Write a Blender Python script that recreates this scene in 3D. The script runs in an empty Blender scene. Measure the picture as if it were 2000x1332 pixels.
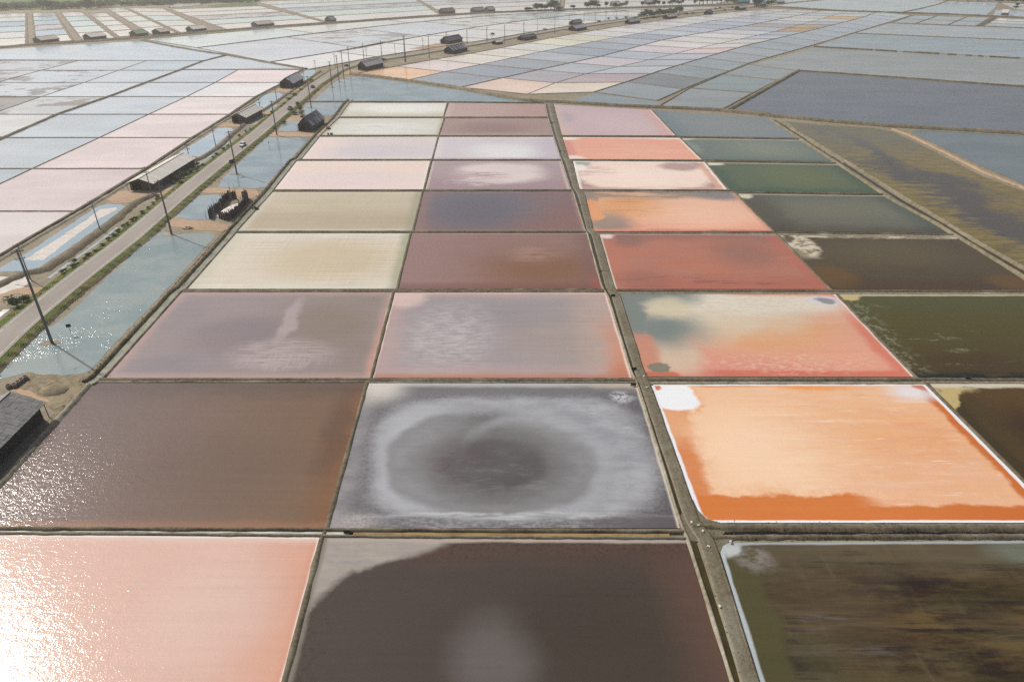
import bpy, bmesh, math, random
from mathutils import Vector, Matrix, noise as mnoise
from mathutils.geometry import tessellate_polygon

R = random.Random(7)
SC = bpy.context.scene
COL = SC.collection

# ------------------------------------------------------------------ camera
CAM_H = 80.0
FOC = 1350.0                       # focal length in pixels of a 2000 x 1332 frame
HORIZON = -110.0
HAZE = 0.00023
PITCH = math.atan((666.0 - HORIZON) / FOC)
cam_data = bpy.data.cameras.new('camera')
cam_data.sensor_width = 36.0
cam_data.lens = 36.0 * FOC / 2000.0
cam_data.clip_start = 0.5
cam_data.clip_end = 30000.0
cam = bpy.data.objects.new('camera', cam_data)
cam.location = (0.0, 0.0, CAM_H)
cam.rotation_euler = (math.pi / 2 - PITCH, 0.0, 0.0)
COL.objects.link(cam)
SC.camera = cam

# ------------------------------------------------------------------ sun, sky, exposure
SUN_EL, SUN_AZ = 43.0, -53.5       # azimuth measured from the view direction, minus = left
world = bpy.data.worlds.new('World')
SC.world = world
world.use_nodes = True
wn = world.node_tree
bg = wn.nodes['Background']
sky = wn.nodes.new('ShaderNodeTexSky')
sky.sky_type = 'NISHITA'
sky.sun_disc = False
sky.sun_elevation = math.radians(SUN_EL)
sky.sun_rotation = math.radians(SUN_AZ)
sky.air_density = 1.0
sky.dust_density = 4.0
sky.ozone_density = 1.0
wn.links.new(sky.outputs[0], bg.inputs[0])
bg.inputs[1].default_value = 0.080

sun_data = bpy.data.lights.new('sun', 'SUN')
sun_data.energy = 3.85
sun_data.angle = math.radians(0.53)
sun_data.color = (1.0, 0.93, 0.84)
sun = bpy.data.objects.new('sun', sun_data)
el, az = math.radians(SUN_EL), math.radians(SUN_AZ)
sun_dir = Vector((math.sin(az) * math.cos(el), math.cos(az) * math.cos(el), math.sin(el)))
sun.rotation_euler = sun_dir.to_track_quat('Z', 'Y').to_euler()
sun.location = sun_dir * 400
COL.objects.link(sun)

SC.view_settings.view_transform = 'Standard'
SC.view_settings.look = 'None'
SC.view_settings.gamma = 1.0
SC.view_settings.use_curve_mapping = False
SC.view_settings.exposure = 0.0
SC.cycles.max_bounces = 6
SC.cycles.volume_bounces = 0
SC.cycles.sample_clamp_direct = 0.0
SC.cycles.sample_clamp_indirect = 1.5
SC.cycles.use_denoising = False

# ------------------------------------------------------------------ helpers: geometry
CP, SP = math.cos(PITCH), math.sin(PITCH)

def P(x, y, z=0.0):
    """photograph pixel (2000 x 1332) -> point of the level z"""
    a = (x - 1000.0) / FOC
    b = (666.0 - y) / FOC
    d = Vector((a, CP + b * SP, -SP + b * CP))
    t = (CAM_H - z) / -d.z
    return Vector((d.x * t, d.y * t, z))

def PL(pts, z=0.0):
    return [P(x, y, z) for x, y in pts]

def top_height(base, ytop):
    """height of an upright standing at base whose tip shows at photo row ytop"""
    b = (666.0 - ytop) / FOC
    # (Y*SP + (z-H)*CP) = b * (Y*CP - (z-H)*SP)
    Y = base.y
    k = Y * (b * CP - SP) / (CP + b * SP)
    return k + CAM_H

def resample(pts, step):
    out = [pts[0].copy()]
    for a, b in zip(pts, pts[1:]):
        L = (b - a).length
        n = max(1, int(round(L / step)))
        for i in range(1, n + 1):
            out.append(a.lerp(b, i / n))
    return out

def normals2(pts):
    ns = []
    for i in range(len(pts)):
        a = pts[max(0, i - 1)]
        b = pts[min(len(pts) - 1, i + 1)]
        d = Vector((b.x - a.x, b.y - a.y, 0))
        if d.length < 1e-6:
            d = Vector((1, 0, 0))
        d.normalize()
        ns.append(Vector((-d.y, d.x, 0)))
    return ns

def offset(pts, d):
    """shift a polyline sideways, + is to its left"""
    ns = normals2(pts)
    return [p + n * d for p, n in zip(pts, ns)]

def lerp_line(A, B, f):
    return [a.lerp(b, f) for a, b in zip(A, B)]

def nz(x, y, z=0.0):
    return mnoise.noise(Vector((x, y, z)))

def link(name, verts, faces, mat=None, parent=None, uvs=None, smooth=False, loc=None):
    me = bpy.data.meshes.new(name)
    me.from_pydata([tuple(v) for v in verts], [], faces)
    if mat is not None:
        me.materials.append(mat)
    if uvs is not None:
        lay = me.uv_layers.new(name='UVMap')
        flat = []
        for poly in me.polygons:
            for vi in poly.vertices:
                flat.extend(uvs[vi])
        lay.data.foreach_set('uv', flat)
    if smooth:
        me.polygons.foreach_set('use_smooth', [True] * len(me.polygons))
    me.update()
    o = bpy.data.objects.new(name, me)
    COL.objects.link(o)
    if parent is not None:
        o.parent = parent
    if loc is not None:
        o.location = loc
    return o

def tag(o, label=None, cat=None, group=None, kind=None):
    if label: o['label'] = label
    if cat: o['category'] = cat
    if group: o['group'] = group
    if kind: o['kind'] = kind
    return o

def thing(name, loc, label, cat, group=None, rz=0.0):
    o = bpy.data.objects.new(name, None)
    o.empty_display_size = 0.5
    o.location = loc
    o.rotation_euler = (0, 0, rz)
    COL.objects.link(o)
    return tag(o, label, cat, group)

def copy_tree(o, parent=None):
    c = o.copy()
    COL.objects.link(c)
    if parent is not None:
        c.parent = parent
    for ch in list(KIDS(o)):
        copy_tree(ch, c)
    return c

def KIDS(o):
    return [x for x in bpy.data.objects if x.parent is o]

class MB:
    """collects simple solids and links them as one mesh"""
    def __init__(s):
        s.v, s.f = [], []
    def quadbox(s, c, hx, hy, hz, M=None):
        n = len(s.v)
        for dx in (-1, 1):
            for dy in (-1, 1):
                for dz in (-1, 1):
                    p = Vector((dx * hx, dy * hy, dz * hz))
                    if M is not None:
                        p = M @ p
                    s.v.append(Vector(c) + p)
        for q in ((0, 1, 3, 2), (4, 6, 7, 5), (0, 4, 5, 1), (2, 3, 7, 6), (0, 2, 6, 4), (1, 5, 7, 3)):
            s.f.append(tuple(n + i for i in q))
        return s
    def hexa(s, pts):
        """8 points: bottom ring of 4 then top ring of 4"""
        n = len(s.v)
        s.v.extend(Vector(p) for p in pts)
        for q in ((3, 2, 1, 0), (4, 5, 6, 7), (0, 1, 5, 4), (1, 2, 6, 5), (2, 3, 7, 6), (3, 0, 4, 7)):
            s.f.append(tuple(n + i for i in q))
        return s
    def tube(s, a, b, r0, r1, k=8, caps=True):
        a, b = Vector(a), Vector(b)
        d = (b - a).normalized()
        u = d.orthogonal().normalized()
        w = d.cross(u)
        n = len(s.v)
        for c, r in ((a, r0), (b, r1)):
            for i in range(k):
                t = 2 * math.pi * i / k
                s.v.append(c + u * (math.cos(t) * r) + w * (math.sin(t) * r))
        for i in range(k):
            j = (i + 1) % k
            s.f.append((n + i, n + j, n + k + j, n + k + i))
        if caps:
            s.f.append(tuple(n + k + i for i in range(k)))
            s.f.append(tuple(n + k - 1 - i for i in range(k)))
        return s
    def quad(s, a, b, c, d):
        n = len(s.v)
        s.v.extend((Vector(a), Vector(b), Vector(c), Vector(d)))
        s.f.append((n, n + 1, n + 2, n + 3))
        return s
    def build(s, name, mat, parent=None, smooth=False):
        return link(name, s.v, s.f, mat, parent, smooth=smooth)

# ------------------------------------------------------------------ helpers: colour and nodes
def s2l(c):
    c /= 255.0
    return c / 12.92 if c <= 0.04045 else ((c + 0.055) / 1.055) ** 2.4

# Light that falls on the ground and sheen of sky and air over it, measured on a grid of photo pixels:
# a pan's albedo is its tone in the photo with these two divided out, one value for the whole pan.
GRID_X = (40, 200, 400, 600, 800, 1000, 1200, 1400, 1600, 1800, 1960)
GRID_Y = (12, 30, 50, 75, 105, 140, 185, 235, 300, 380, 480, 600, 740, 900, 1080, 1280)
LIGHT_K = ((0,0,0),(209,198,191),(306,290,281),(377,358,345),(402,380,364),(376,356,343),(322,302,292),(308,292,279),(366,345,332),(349,331,319),(306,293,284),(354,337,326),(343,324,313),(372,354,344),(386,366,355),(412,390,377),(407,385,372),(402,381,371),(390,370,358),(393,373,361),(361,342,326),(347,330,318),(382,362,352),(416,393,379),(340,320,309),(415,395,381),(451,429,417),(437,416,406),(362,344,329),(428,407,395),(445,421,406),(424,403,392),(360,339,326),(447,423,409),(300,287,277),(504,479,466),(475,451,437),(487,463,448),(385,367,355),(488,462,447),(481,458,444),(444,422,410),(462,439,426),(456,433,420),(502,476,462),(503,479,465),(507,482,468),(551,524,509),(517,492,476),(553,525,511),(521,494,478),(571,541,524),(560,533,518),(503,478,464),(516,490,474),(564,535,519),(557,529,513),(617,587,570),(566,538,524),(665,632,613),(625,594,577),(629,598,581),(586,558,541),(609,579,562),(584,556,540),(541,515,501),(645,614,597),(638,607,588),(634,603,587),(497,473,462),(702,669,651),(631,601,584),(735,699,678),(698,664,645),(667,635,618),(656,625,608),(643,610,593),(660,627,610),(715,680,663),(764,726,706),(587,557,539),(937,892,869),(786,747,726),(793,755,734),(777,739,719),(670,636,618),(712,677,658),(706,670,652),(760,722,703),(786,747,727),(803,763,740),(821,781,758),(862,819,796),(868,825,801),(854,812,789),(837,797,776),(803,763,741),(810,770,749),(732,696,677),(902,858,834),(888,845,822),(888,843,818),(1023,973,947),(1010,960,932),(935,889,864),(928,883,859),(937,891,867),(896,853,830),(890,846,822),(860,818,796),(889,846,820),(640,606,586),(909,866,843),(1088,1035,1007),(1029,979,951),(1000,951,925),(997,949,923),(1000,952,926),(978,931,905),(971,924,898),(925,880,856),(146,140,131),(1014,964,937),(1046,995,969),(1031,981,953),(1042,991,964),(1061,1010,982),(1024,973,944),(1062,1010,983),(1043,993,965),(1021,972,945),(1019,970,942),(1018,969,943),(992,942,912),(1046,995,965),(1097,1043,1014),(1100,1046,1016),(1103,1048,1018),(1085,1031,999),(1047,997,968),(1063,1011,984),(1034,983,955),(1019,969,942),(1022,974,945),(1091,1038,1011),(1108,1055,1025),(1116,1062,1033),(1100,1047,1018),(1131,1076,1047),(1111,1058,1029),(1121,1067,1038),(1111,1057,1027),(1101,1048,1019),(1075,1022,994),(1092,1039,1011),(1109,1056,1028),(1146,1091,1061),(1119,1064,1033),(1107,1053,1024),(1142,1087,1057),(1148,1092,1062),(1135,1080,1050),(1131,1076,1047),(1130,1075,1044),(1140,1084,1053),(1125,1072,1043),(1149,1094,1063),(1142,1086,1057),(1123,1068,1039),(1136,1081,1051),(1172,1115,1084),(1148,1092,1062),(1084,1029,996),(1101,1047,1018),(1140,1085,1056),(1111,1057,1028))
LIGHT_S = ((214,207,172),(285,257,222),(319,293,254),(366,341,301),(324,306,276),(283,269,248),(241,231,212),(167,155,139),(220,216,204),(210,208,198),(178,171,159),(393,358,305),(376,346,295),(391,358,314),(361,335,297),(316,299,269),(263,252,233),(221,216,202),(195,190,177),(201,195,185),(200,195,186),(188,185,177),(466,422,361),(415,380,328),(370,341,296),(308,291,262),(287,275,254),(248,242,226),(177,166,152),(206,203,191),(194,191,182),(185,185,178),(190,186,174),(453,412,356),(410,372,320),(332,311,283),(307,295,269),(264,255,238),(246,235,221),(205,205,197),(189,189,185),(182,182,176),(169,173,171),(165,168,166),(428,393,346),(386,358,320),(327,309,282),(282,273,256),(246,239,226),(204,204,200),(186,187,184),(170,175,175),(157,163,166),(152,156,157),(151,157,160),(383,354,316),(342,322,292),(297,287,267),(255,250,238),(205,207,204),(182,185,187),(162,168,171),(151,157,162),(136,143,149),(136,145,153),(133,142,150),(352,332,301),(313,299,277),(258,252,241),(233,226,217),(182,186,192),(160,162,164),(137,145,154),(121,131,141),(119,128,139),(115,125,136),(117,126,136),(315,298,279),(275,264,252),(225,221,219),(210,200,193),(105,103,103),(126,131,141),(110,118,131),(101,110,123),(113,117,124),(97,108,120),(97,107,120),(271,258,246),(232,224,219),(189,185,187),(142,142,147),(119,123,133),(100,105,117),(88,95,106),(79,87,101),(80,88,100),(75,85,98),(77,87,101),(227,214,208),(198,189,185),(143,140,142),(103,98,95),(82,79,78),(72,77,87),(64,69,79),(57,64,75),(57,63,75),(57,64,77),(58,67,79),(190,178,172),(180,164,149),(117,112,110),(85,79,75),(64,64,67),(51,54,62),(44,48,57),(41,45,55),(40,45,55),(40,46,57),(43,49,60),(158,148,116),(135,126,118),(88,83,83),(62,61,64),(46,46,51),(36,37,42),(33,35,40),(28,31,37),(28,30,37),(28,32,39),(29,34,42),(146,132,119),(104,95,88),(72,67,65),(47,45,46),(34,33,36),(25,26,29),(22,23,26),(22,23,26),(20,22,26),(23,24,29),(23,25,30),(142,128,114),(109,98,88),(63,57,53),(39,37,36),(27,26,27),(20,20,22),(17,17,19),(16,17,19),(15,16,19),(15,16,19),(16,18,21),(185,164,144),(101,89,78),(55,50,46),(34,31,30),(22,21,21),(15,15,17),(13,13,15),(13,13,14),(12,12,14),(12,12,14),(12,12,15),(322,293,259),(125,110,97),(50,45,40),(27,25,25),(16,15,16),(11,12,14),(10,10,12),(8,9,11),(9,9,11),(10,10,12),(10,10,12))
_at = [(1000.0, 700.0)]

def set_at(x, y):
    _at[0] = (min(max(x, GRID_X[0]), GRID_X[-1]), min(max(y, GRID_Y[0]), GRID_Y[-1]))

def _cell(v, g):
    i = 0
    while i < len(g) - 2 and g[i + 1] < v:
        i += 1
    return i, (v - g[i]) / (g[i + 1] - g[i])

def light_at():
    x, y = _at[0]
    i, fx = _cell(x, GRID_X)
    j, fy = _cell(y, GRID_Y)
    n = len(GRID_X)
    out = []
    for T in (LIGHT_K, LIGHT_S):
        for c in range(3):
            q = [T[(j + b) * n + i + a][c] / 1000.0 for b in (0, 1) for a in (0, 1)]
            out.append((q[0] * (1 - fx) + q[1] * fx) * (1 - fy) + (q[2] * (1 - fx) + q[3] * fx) * fy)
    return out[:3], out[3:]

def tone(rgb):
    """tone of a pan as seen in the photo -> albedo of its brine or salt"""
    if isinstance(rgb, str):
        rgb = tuple(int(rgb[i:i + 2], 16) for i in (0, 2, 4))
    K, S = light_at()
    out = []
    for c, k, q in zip(rgb, K, S):
        out.append(min(0.86, max(0.010, (s2l(c) - q) / k)))
    return tuple(out) + (1.0,)

class NM:
    """small node-graph builder around one Principled material"""
    def __init__(s, name):
        s.mat = bpy.data.materials.new(name)
        s.mat.use_nodes = True
        s.t = s.mat.node_tree
        s.n = s.t.nodes
        s.bsdf = s.n['Principled BSDF']
        s._pos = None
        s._uv = None
    def L(s, a, b):
        s.t.links.new(a, b)
    def put(s, sock, v):
        if hasattr(v, 'is_output'):
            s.L(v, sock)
        else:
            sock.default_value = v
    def pos(s):
        if s._pos is None:
            g = s.n.new('ShaderNodeNewGeometry')
            s._pos = g.outputs['Position']
        return s._pos
    def math(s, op, a, b=0.0, c=None, clamp=False):
        m = s.n.new('ShaderNodeMath')
        m.operation = op
        m.use_clamp = clamp
        s.put(m.inputs[0], a)
        s.put(m.inputs[1], b)
        if c is not None:
            s.put(m.inputs[2], c)
        return m.outputs[0]
    def noise(s, sx, sy=None, sz=0.0, detail=3.0, rough=0.55, seed=0.0, coord=None):
        """value noise of the world position, sx, sy = cycles per metre"""
        if sy is None:
            sy = sx
        mp = s.n.new('ShaderNodeMapping')
        mp.inputs['Scale'].default_value = (sx, sy, sz)
        mp.inputs['Location'].default_value = (seed * 3.71, seed * 7.13, seed * 1.3)
        s.L(coord if coord is not None else s.pos(), mp.inputs['Vector'])
        t = s.n.new('ShaderNodeTexNoise')
        t.noise_dimensions = '3D' if sz else '2D'
        t.inputs['Scale'].default_value = 1.0
        t.inputs['Detail'].default_value = detail
        t.inputs['Roughness'].default_value = rough
        s.L(mp.outputs[0], t.inputs['Vector'])
        return t.outputs['Fac']
    def step(s, v, a, b):
        """smooth 0..1 while v goes from a to b"""
        m = s.n.new('ShaderNodeMapRange')
        m.interpolation_type = 'SMOOTHSTEP'
        if a > b:
            m.inputs['From Min'].default_value = b
            m.inputs['From Max'].default_value = a
            m.inputs['To Min'].default_value = 1.0
            m.inputs['To Max'].default_value = 0.0
        else:
            m.inputs['From Min'].default_value = a
            m.inputs['From Max'].default_value = b
        s.put(m.inputs['Value'], v)
        return m.outputs[0]
    def mul(s, *a):
        r = a[0]
        for b in a[1:]:
            r = s.math('MULTIPLY', r, b)
        return r
    def inv(s, a):
        return s.math('SUBTRACT', 1.0, a)
    def mx(s, *a):
        r = a[0]
        for b in a[1:]:
            r = s.math('MAXIMUM', r, b)
        return r
    def mix(s, c1, c2, f):
        m = s.n.new('ShaderNodeMix')
        m.data_type = 'RGBA'
        s.put(m.inputs[0], f)
        s.put(m.inputs[6], c1)
        s.put(m.inputs[7], c2)
        return m.outputs[2]
    def scale_col(s, c, f):
        """colour times a grey factor"""
        m = s.n.new('ShaderNodeVectorMath')
        m.operation = 'SCALE'
        s.put(m.inputs[0], c[:3] if isinstance(c, tuple) else c)
        s.put(m.inputs['Scale'], f)
        return m.outputs[0]
    def bump(s, h, strength=1.0, dist=1.0):
        b = s.n.new('ShaderNodeBump')
        b.inputs['Strength'].default_value = strength
        b.inputs['Distance'].default_value = dist
        s.L(h, b.inputs['Height'])
        s.L(b.outputs[0], s.bsdf.inputs['Normal'])
    def film(s, h, rough, dist=1.0):
        """clear rippled water film over the coloured floor"""
        i = s.bsdf.inputs
        if h is not None:
            b = s.n.new('ShaderNodeBump')
            b.inputs['Strength'].default_value = 1.0
            b.inputs['Distance'].default_value = dist
            s.L(h, b.inputs['Height'])
            s.L(b.outputs[0], i['Coat Normal'])
        i['Coat Weight'].default_value = 1.0
        i['Coat Roughness'].default_value = rough
        i['Coat IOR'].default_value = 1.33
    def finish(s, col, rough=0.5, ior=1.45, spec=0.5, metal=0.0):
        s.put(s.bsdf.inputs['Base Color'], col)
        s.put(s.bsdf.inputs['Roughness'], rough)
        s.bsdf.inputs['IOR'].default_value = ior
        s.bsdf.inputs['Specular IOR Level'].default_value = spec
        s.bsdf.inputs['Metallic'].default_value = metal
        return s.mat

def plain(name, rgb, rough=0.8, var=0.25, scale=1.5, spec=0.3, bump=0.0, sx=None, sy=None, metal=0.0, objcoord=False):
    """rough matter with uneven tone; rgb is linear albedo"""
    m = NM(name)
    co = None
    if objcoord:
        tc = m.n.new('ShaderNodeTexCoord')
        co = tc.outputs['Object']
    n1 = m.noise(sx or scale, sy or scale, (sx or scale), detail=5, rough=0.6, coord=co)
    n2 = m.noise((sx or scale) * .13, (sy or scale) * .13, (sx or scale) * .13, detail=3, seed=3, coord=co)
    f = m.math('ADD', m.math('MULTIPLY', n1, var * 2), m.math('MULTIPLY', n2, var * 2))
    f = m.math('ADD', f, 1.0 - var * 2)
    c = m.scale_col(tuple(rgb), f)
    if bump:
        m.bump(n1, 1.0, bump)
    return m.finish(c, rough, spec=spec, metal=metal)
# ------------------------------------------------------------------ materials of the setting
def mud_mat(name, a, b, c, fine=1.2, rough=0.85, bump=0.05):
    m = NM(name)
    n1 = m.noise(fine, detail=6, rough=.65)
    n2 = m.noise(fine * .12, detail=4, seed=2)
    n3 = m.noise(fine * 3.1, fine * 3.1, fine * 3.1, detail=3, seed=5)
    col = m.mix(a, b, m.step(n1, .36, .64))
    col = m.mix(col, c, m.math('MULTIPLY', m.step(n2, .48, .68), m.step(n1, .3, .7)))
    col = m.scale_col(col, m.math('ADD', m.math('MULTIPLY', n3, .5), .75))
    m.bump(m.math('ADD', n1, m.math('MULTIPLY', n3, .3)), 1.0, bump)
    return m.finish(col, rough, spec=.25)

M_MUD = mud_mat('bank_mud', (.155, .133, .088, 1), (.095, .080, .050, 1), (.235, .208, .15, 1))
M_MUD_DARK = mud_mat('wet_bank_mud', (.120, .098, .062, 1), (.19, .16, .105, 1), (.07, .06, .04, 1), fine=1.6, bump=.15)
M_MUD_PALE = mud_mat('dry_bank_mud', (.31, .275, .205, 1), (.21, .182, .128, 1), (.42, .385, .32, 1))
M_MUD_GREY = mud_mat('grey_wet_mud', (.180, .160, .110, 1), (.135, .115, .074, 1), (.215, .205, .160, 1), rough=.5)
M_SALT = mud_mat('salt_crust', (.78, .76, .74, 1), (.70, .67, .63, 1), (.60, .52, .45, 1), fine=.9, rough=.6)
M_SALT_FLOOR = mud_mat('thin_salt_floor', (.58, .55, .51, 1), (.52, .49, .45, 1), (.47, .43, .38, 1), fine=.5, rough=.6)
M_GROUND = mud_mat('ground_mud', (.27, .235, .17, 1), (.21, .18, .125, 1), (.34, .29, .21, 1), fine=.5)
M_YARD = mud_mat('yard_earth', (.27, .225, .145, 1), (.175, .145, .09, 1), (.34, .275, .18, 1), fine=.7, bump=.12)
M_TAN = mud_mat('tan_earth', (.40, .29, .19, 1), (.33, .245, .16, 1), (.47, .33, .215, 1), fine=.6)
M_ORANGE = mud_mat('orange_earth', (.41, .28, .185, 1), (.45, .32, .215, 1), (.33, .235, .16, 1), fine=.5)
M_FAR_BANK = mud_mat('far_bank_mud', (.21, .18, .13, 1), (.16, .14, .10, 1), (.25, .215, .155, 1), fine=.25)
M_LEVEE = mud_mat('levee_earth', (.23, .20, .14, 1), (.15, .135, .08, 1), (.30, .255, .18, 1), fine=.5)
M_SCRUB = mud_mat('scrub_bank', (.15, .125, .075, 1), (.075, .07, .035, 1), (.22, .185, .12, 1), fine=.6, bump=.3)

def grass_mat(name, a, b, c):
    m = NM(name)
    n1 = m.noise(2.2, detail=5, rough=.7)
    n2 = m.noise(.22, detail=3, seed=4)
    col = m.mix(a, b, m.step(n1, .35, .65))
    col = m.mix(col, c, m.step(n2, .45, .62))
    m.bump(n1, 1.0, .25)
    return m.finish(col, .9, spec=.1)
M_GRASS = grass_mat('verge_grass', (.085, .12, .03, 1), (.135, .175, .045, 1), (.165, .16, .06, 1))
M_FIELD = grass_mat('far_field', (.11, .19, .08, 1), (.14, .215, .10, 1), (.085, .15, .07, 1))

def asphalt():
    m = NM('asphalt')
    n1 = m.noise(.35, .08, detail=4)
    n2 = m.noise(7, detail=4, seed=3)
    n3 = m.noise(.05, detail=3, seed=8)
    f = m.math('ADD', m.math('MULTIPLY', n1, .28), m.math('MULTIPLY', n2, .16))
    f = m.math('ADD', f, m.math('MULTIPLY', n3, .35))
    f = m.math('ADD', f, .60)
    return m.finish(m.scale_col((.30, .272, .245), f), .82, spec=.3)
M_ROAD = asphalt()

def paint_mat():
    m = NM('worn_road_paint')
    n = m.noise(1.6, detail=5, rough=.75)
    return m.finish(m.mix((.60, .57, .52, 1), (.30, .27, .24, 1), m.step(n, .42, .60)), .7)
M_PAINT = paint_mat()

# ------------------------------------------------------------------ sheets, banks, roads
def sheet(name, poly, mat, z=None, ragged=0.0, step=2.0, kind='structure', label=None):
    """flat sheet over a polygon given in world points"""
    pts = [p.copy() for p in poly]
    if ragged:
        ring = resample(pts + [pts[0]], step)[:-1]
        c = sum(ring, Vector()) / len(ring)
        out = []
        for p in ring:
            q = p.copy()
            q.x += ragged * 1.6 * (nz(p.x * .45, p.y * .45, 1.7) + .5 * nz(p.x * 1.3, p.y * 1.3, 4.2))
            q.y += ragged * 1.6 * (nz(p.x * .45, p.y * .45, 9.7) + .5 * nz(p.x * 1.3, p.y * 1.3, 7.2))
            out.append(q)
        pts = out
    if z is not None:
        for p in pts:
            p.z = z
    tris = tessellate_polygon([[Vector((p.x, p.y, 0)) for p in pts]])
    fs = []
    for t in tris:
        a, b, c = (pts[i] for i in t)
        if (b.x - a.x) * (c.y - a.y) - (b.y - a.y) * (c.x - a.x) < 0:
            t = (t[0], t[2], t[1])
        fs.append(tuple(t))
    o = link(name, pts, fs, mat)
    return tag(o, label, kind=kind)

def bank(name, line, hw, h, mat, step=None, z0=-0.06, prof=None, wob=0.26, kind='structure', seed=0.0, flat=False):
    """earth bank along a line of world points; hw, h half width and height in metres"""
    d = (line[0].length + line[-1].length) / 2
    if step is None:
        step = 1.3 if d < 170 else (3.0 if d < 330 else 12.0)
    pts = resample(line, step)
    ns = normals2(pts)
    if prof is None:
        if flat:
            prof = [(-1.0, 0), (-.86, .7), (-.72, 1.0), (-.25, .92), (.25, .95), (.72, 1.0), (.86, .7), (1.0, 0)]
        elif d > 330:
            prof = [(-1, 0), (-.4, 1), (.4, 1), (1, 0)]
        else:
            prof = [(-1.0, 0), (-.62, .62), (-.3, 1.0), (.15, .95), (.5, .72), (1.0, 0)]
    V, F = [], []
    k = len(prof)
    for i, (p, n) in enumerate(zip(pts, ns)):
        w = hw * (1 + wob * 1.5 * nz(p.x * .31, p.y * .31, seed) + wob * nz(p.x * 1.1, p.y * 1.1, seed + 5))
        sh = hw * wob * .8 * nz(p.x * .5, p.y * .5, seed + 11)
        for j, (t, zz) in enumerate(prof):
            hh = h * (1 + wob * nz(p.x * .7 + j, p.y * .7, seed + 2) * 1.4)
            q = p + n * (t * w + sh)
            V.append(Vector((q.x, q.y, z0 + (hh - z0) * zz if zz else z0)))
    for i in range(len(pts) - 1):
        for j in range(k - 1):
            a = i * k + j
            F.append((a, a + k, a + k + 1, a + 1))
    # faces must look up
    o = link(name, V, [tuple(reversed(f)) for f in F], mat, smooth=True)
    me = o.data
    if me.polygons and sum(p.normal.z for p in me.polygons) < 0:
        me.flip_normals()
    return tag(o, kind=kind)

def ribbon(name, A, B, mat, zA=None, zB=None, kind='structure', across=1, wob=0.0):
    """sheet between two lines with as many points each"""
    V, F = [], []
    k = across + 1
    for a, b in zip(A, B):
        for j in range(k):
            f = j / across
            q = a.lerp(b, f)
            if zA is not None:
                q.z = zA + (zB - zA) * f
            if wob and 0 < j:
                q.z += wob * nz(q.x * .8, q.y * .8, 3.3)
            V.append(q)
    for i in range(len(A) - 1):
        for j in range(across):
            p = i * k + j
            F.append((p, p + 1, p + k + 1, p + k))
    o = link(name, V, F, mat, smooth=across > 1)
    if sum(p.normal.z for p in o.data.polygons) < 0:
        o.data.flip_normals()
    return tag(o, kind=kind)

# ground sheet out to the horizon
gv, gf = [], []
for (x0, y0, x1, y1) in ((-6000, -60, 6000, 11000),):
    gv = [(x0, y0, -.12), (x1, y0, -.12), (x1, y1, -.12), (x0, y1, -.12)]
    gf = [(0, 1, 2, 3)]
tag(link('ground', gv, gf, M_GROUND), kind='structure')
# ------------------------------------------------------------------ brine: thin coloured water over salt or clay
WAVE = 0.010

def brine(m, c, rough=.10, wave=1.0, streak=.10, grain=.06, seed=0.0, scrape=.045, freq=1.0, patch=None):
    """closes a pan material: scrape and rake streaks along the rows, fine grain, rippled film of water"""
    s1 = m.noise(.035, .75, detail=5, rough=.62, seed=seed + 1)
    s2 = m.noise(1.7, 4.2, detail=4, rough=.75, seed=seed + 2)
    s3 = m.noise(.045, .06, detail=5, rough=.6, seed=seed + 3)
    f = m.math('MULTIPLY', m.math('SUBTRACT', s1, .5), streak * 2.6)
    f = m.math('ADD', f, m.math('MULTIPLY', m.math('SUBTRACT', s2, .5), grain * 2.4))
    f = m.math('ADD', f, m.math('MULTIPLY', m.math('SUBTRACT', s3, .5), streak * 2.2))
    if scrape:
        w = m.noise(.03, 1.5, detail=3, rough=.7, seed=seed + 9)
        x = m.noise(1.1, .03, detail=2, seed=seed + 12)
        k = m.step(m.noise(.05, .08, detail=3, seed=seed + 14), .35, .65)
        f = m.math('ADD', f, m.math('MULTIPLY', m.math('SUBTRACT', w, .5), m.math('MULTIPLY', k, scrape * 4)))
        f = m.math('ADD', f, m.math('MULTIPLY', m.math('SUBTRACT', x, .5), m.math('MULTIPLY', k, scrape * 1.2)))
    f = m.math('ADD', f, 1.0)
    c = m.scale_col(c, f)
    h = None
    if wave:
        w1 = m.noise(2.3 * freq, 3.2 * freq, detail=2.0, rough=.5, seed=seed + 4)
        w2 = m.noise(.5 * freq, .8 * freq, detail=1.0, seed=seed + 6)
        h = m.math('ADD', m.math('MULTIPLY', w1, WAVE * wave), m.math('MULTIPLY', w2, WAVE * 1.3 * wave))
    if h is not None and patch is not None:
        h = m.math('MULTIPLY', h, patch)
    m.film(h, rough)
    return m.finish(c, .9, spec=0.0)

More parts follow.
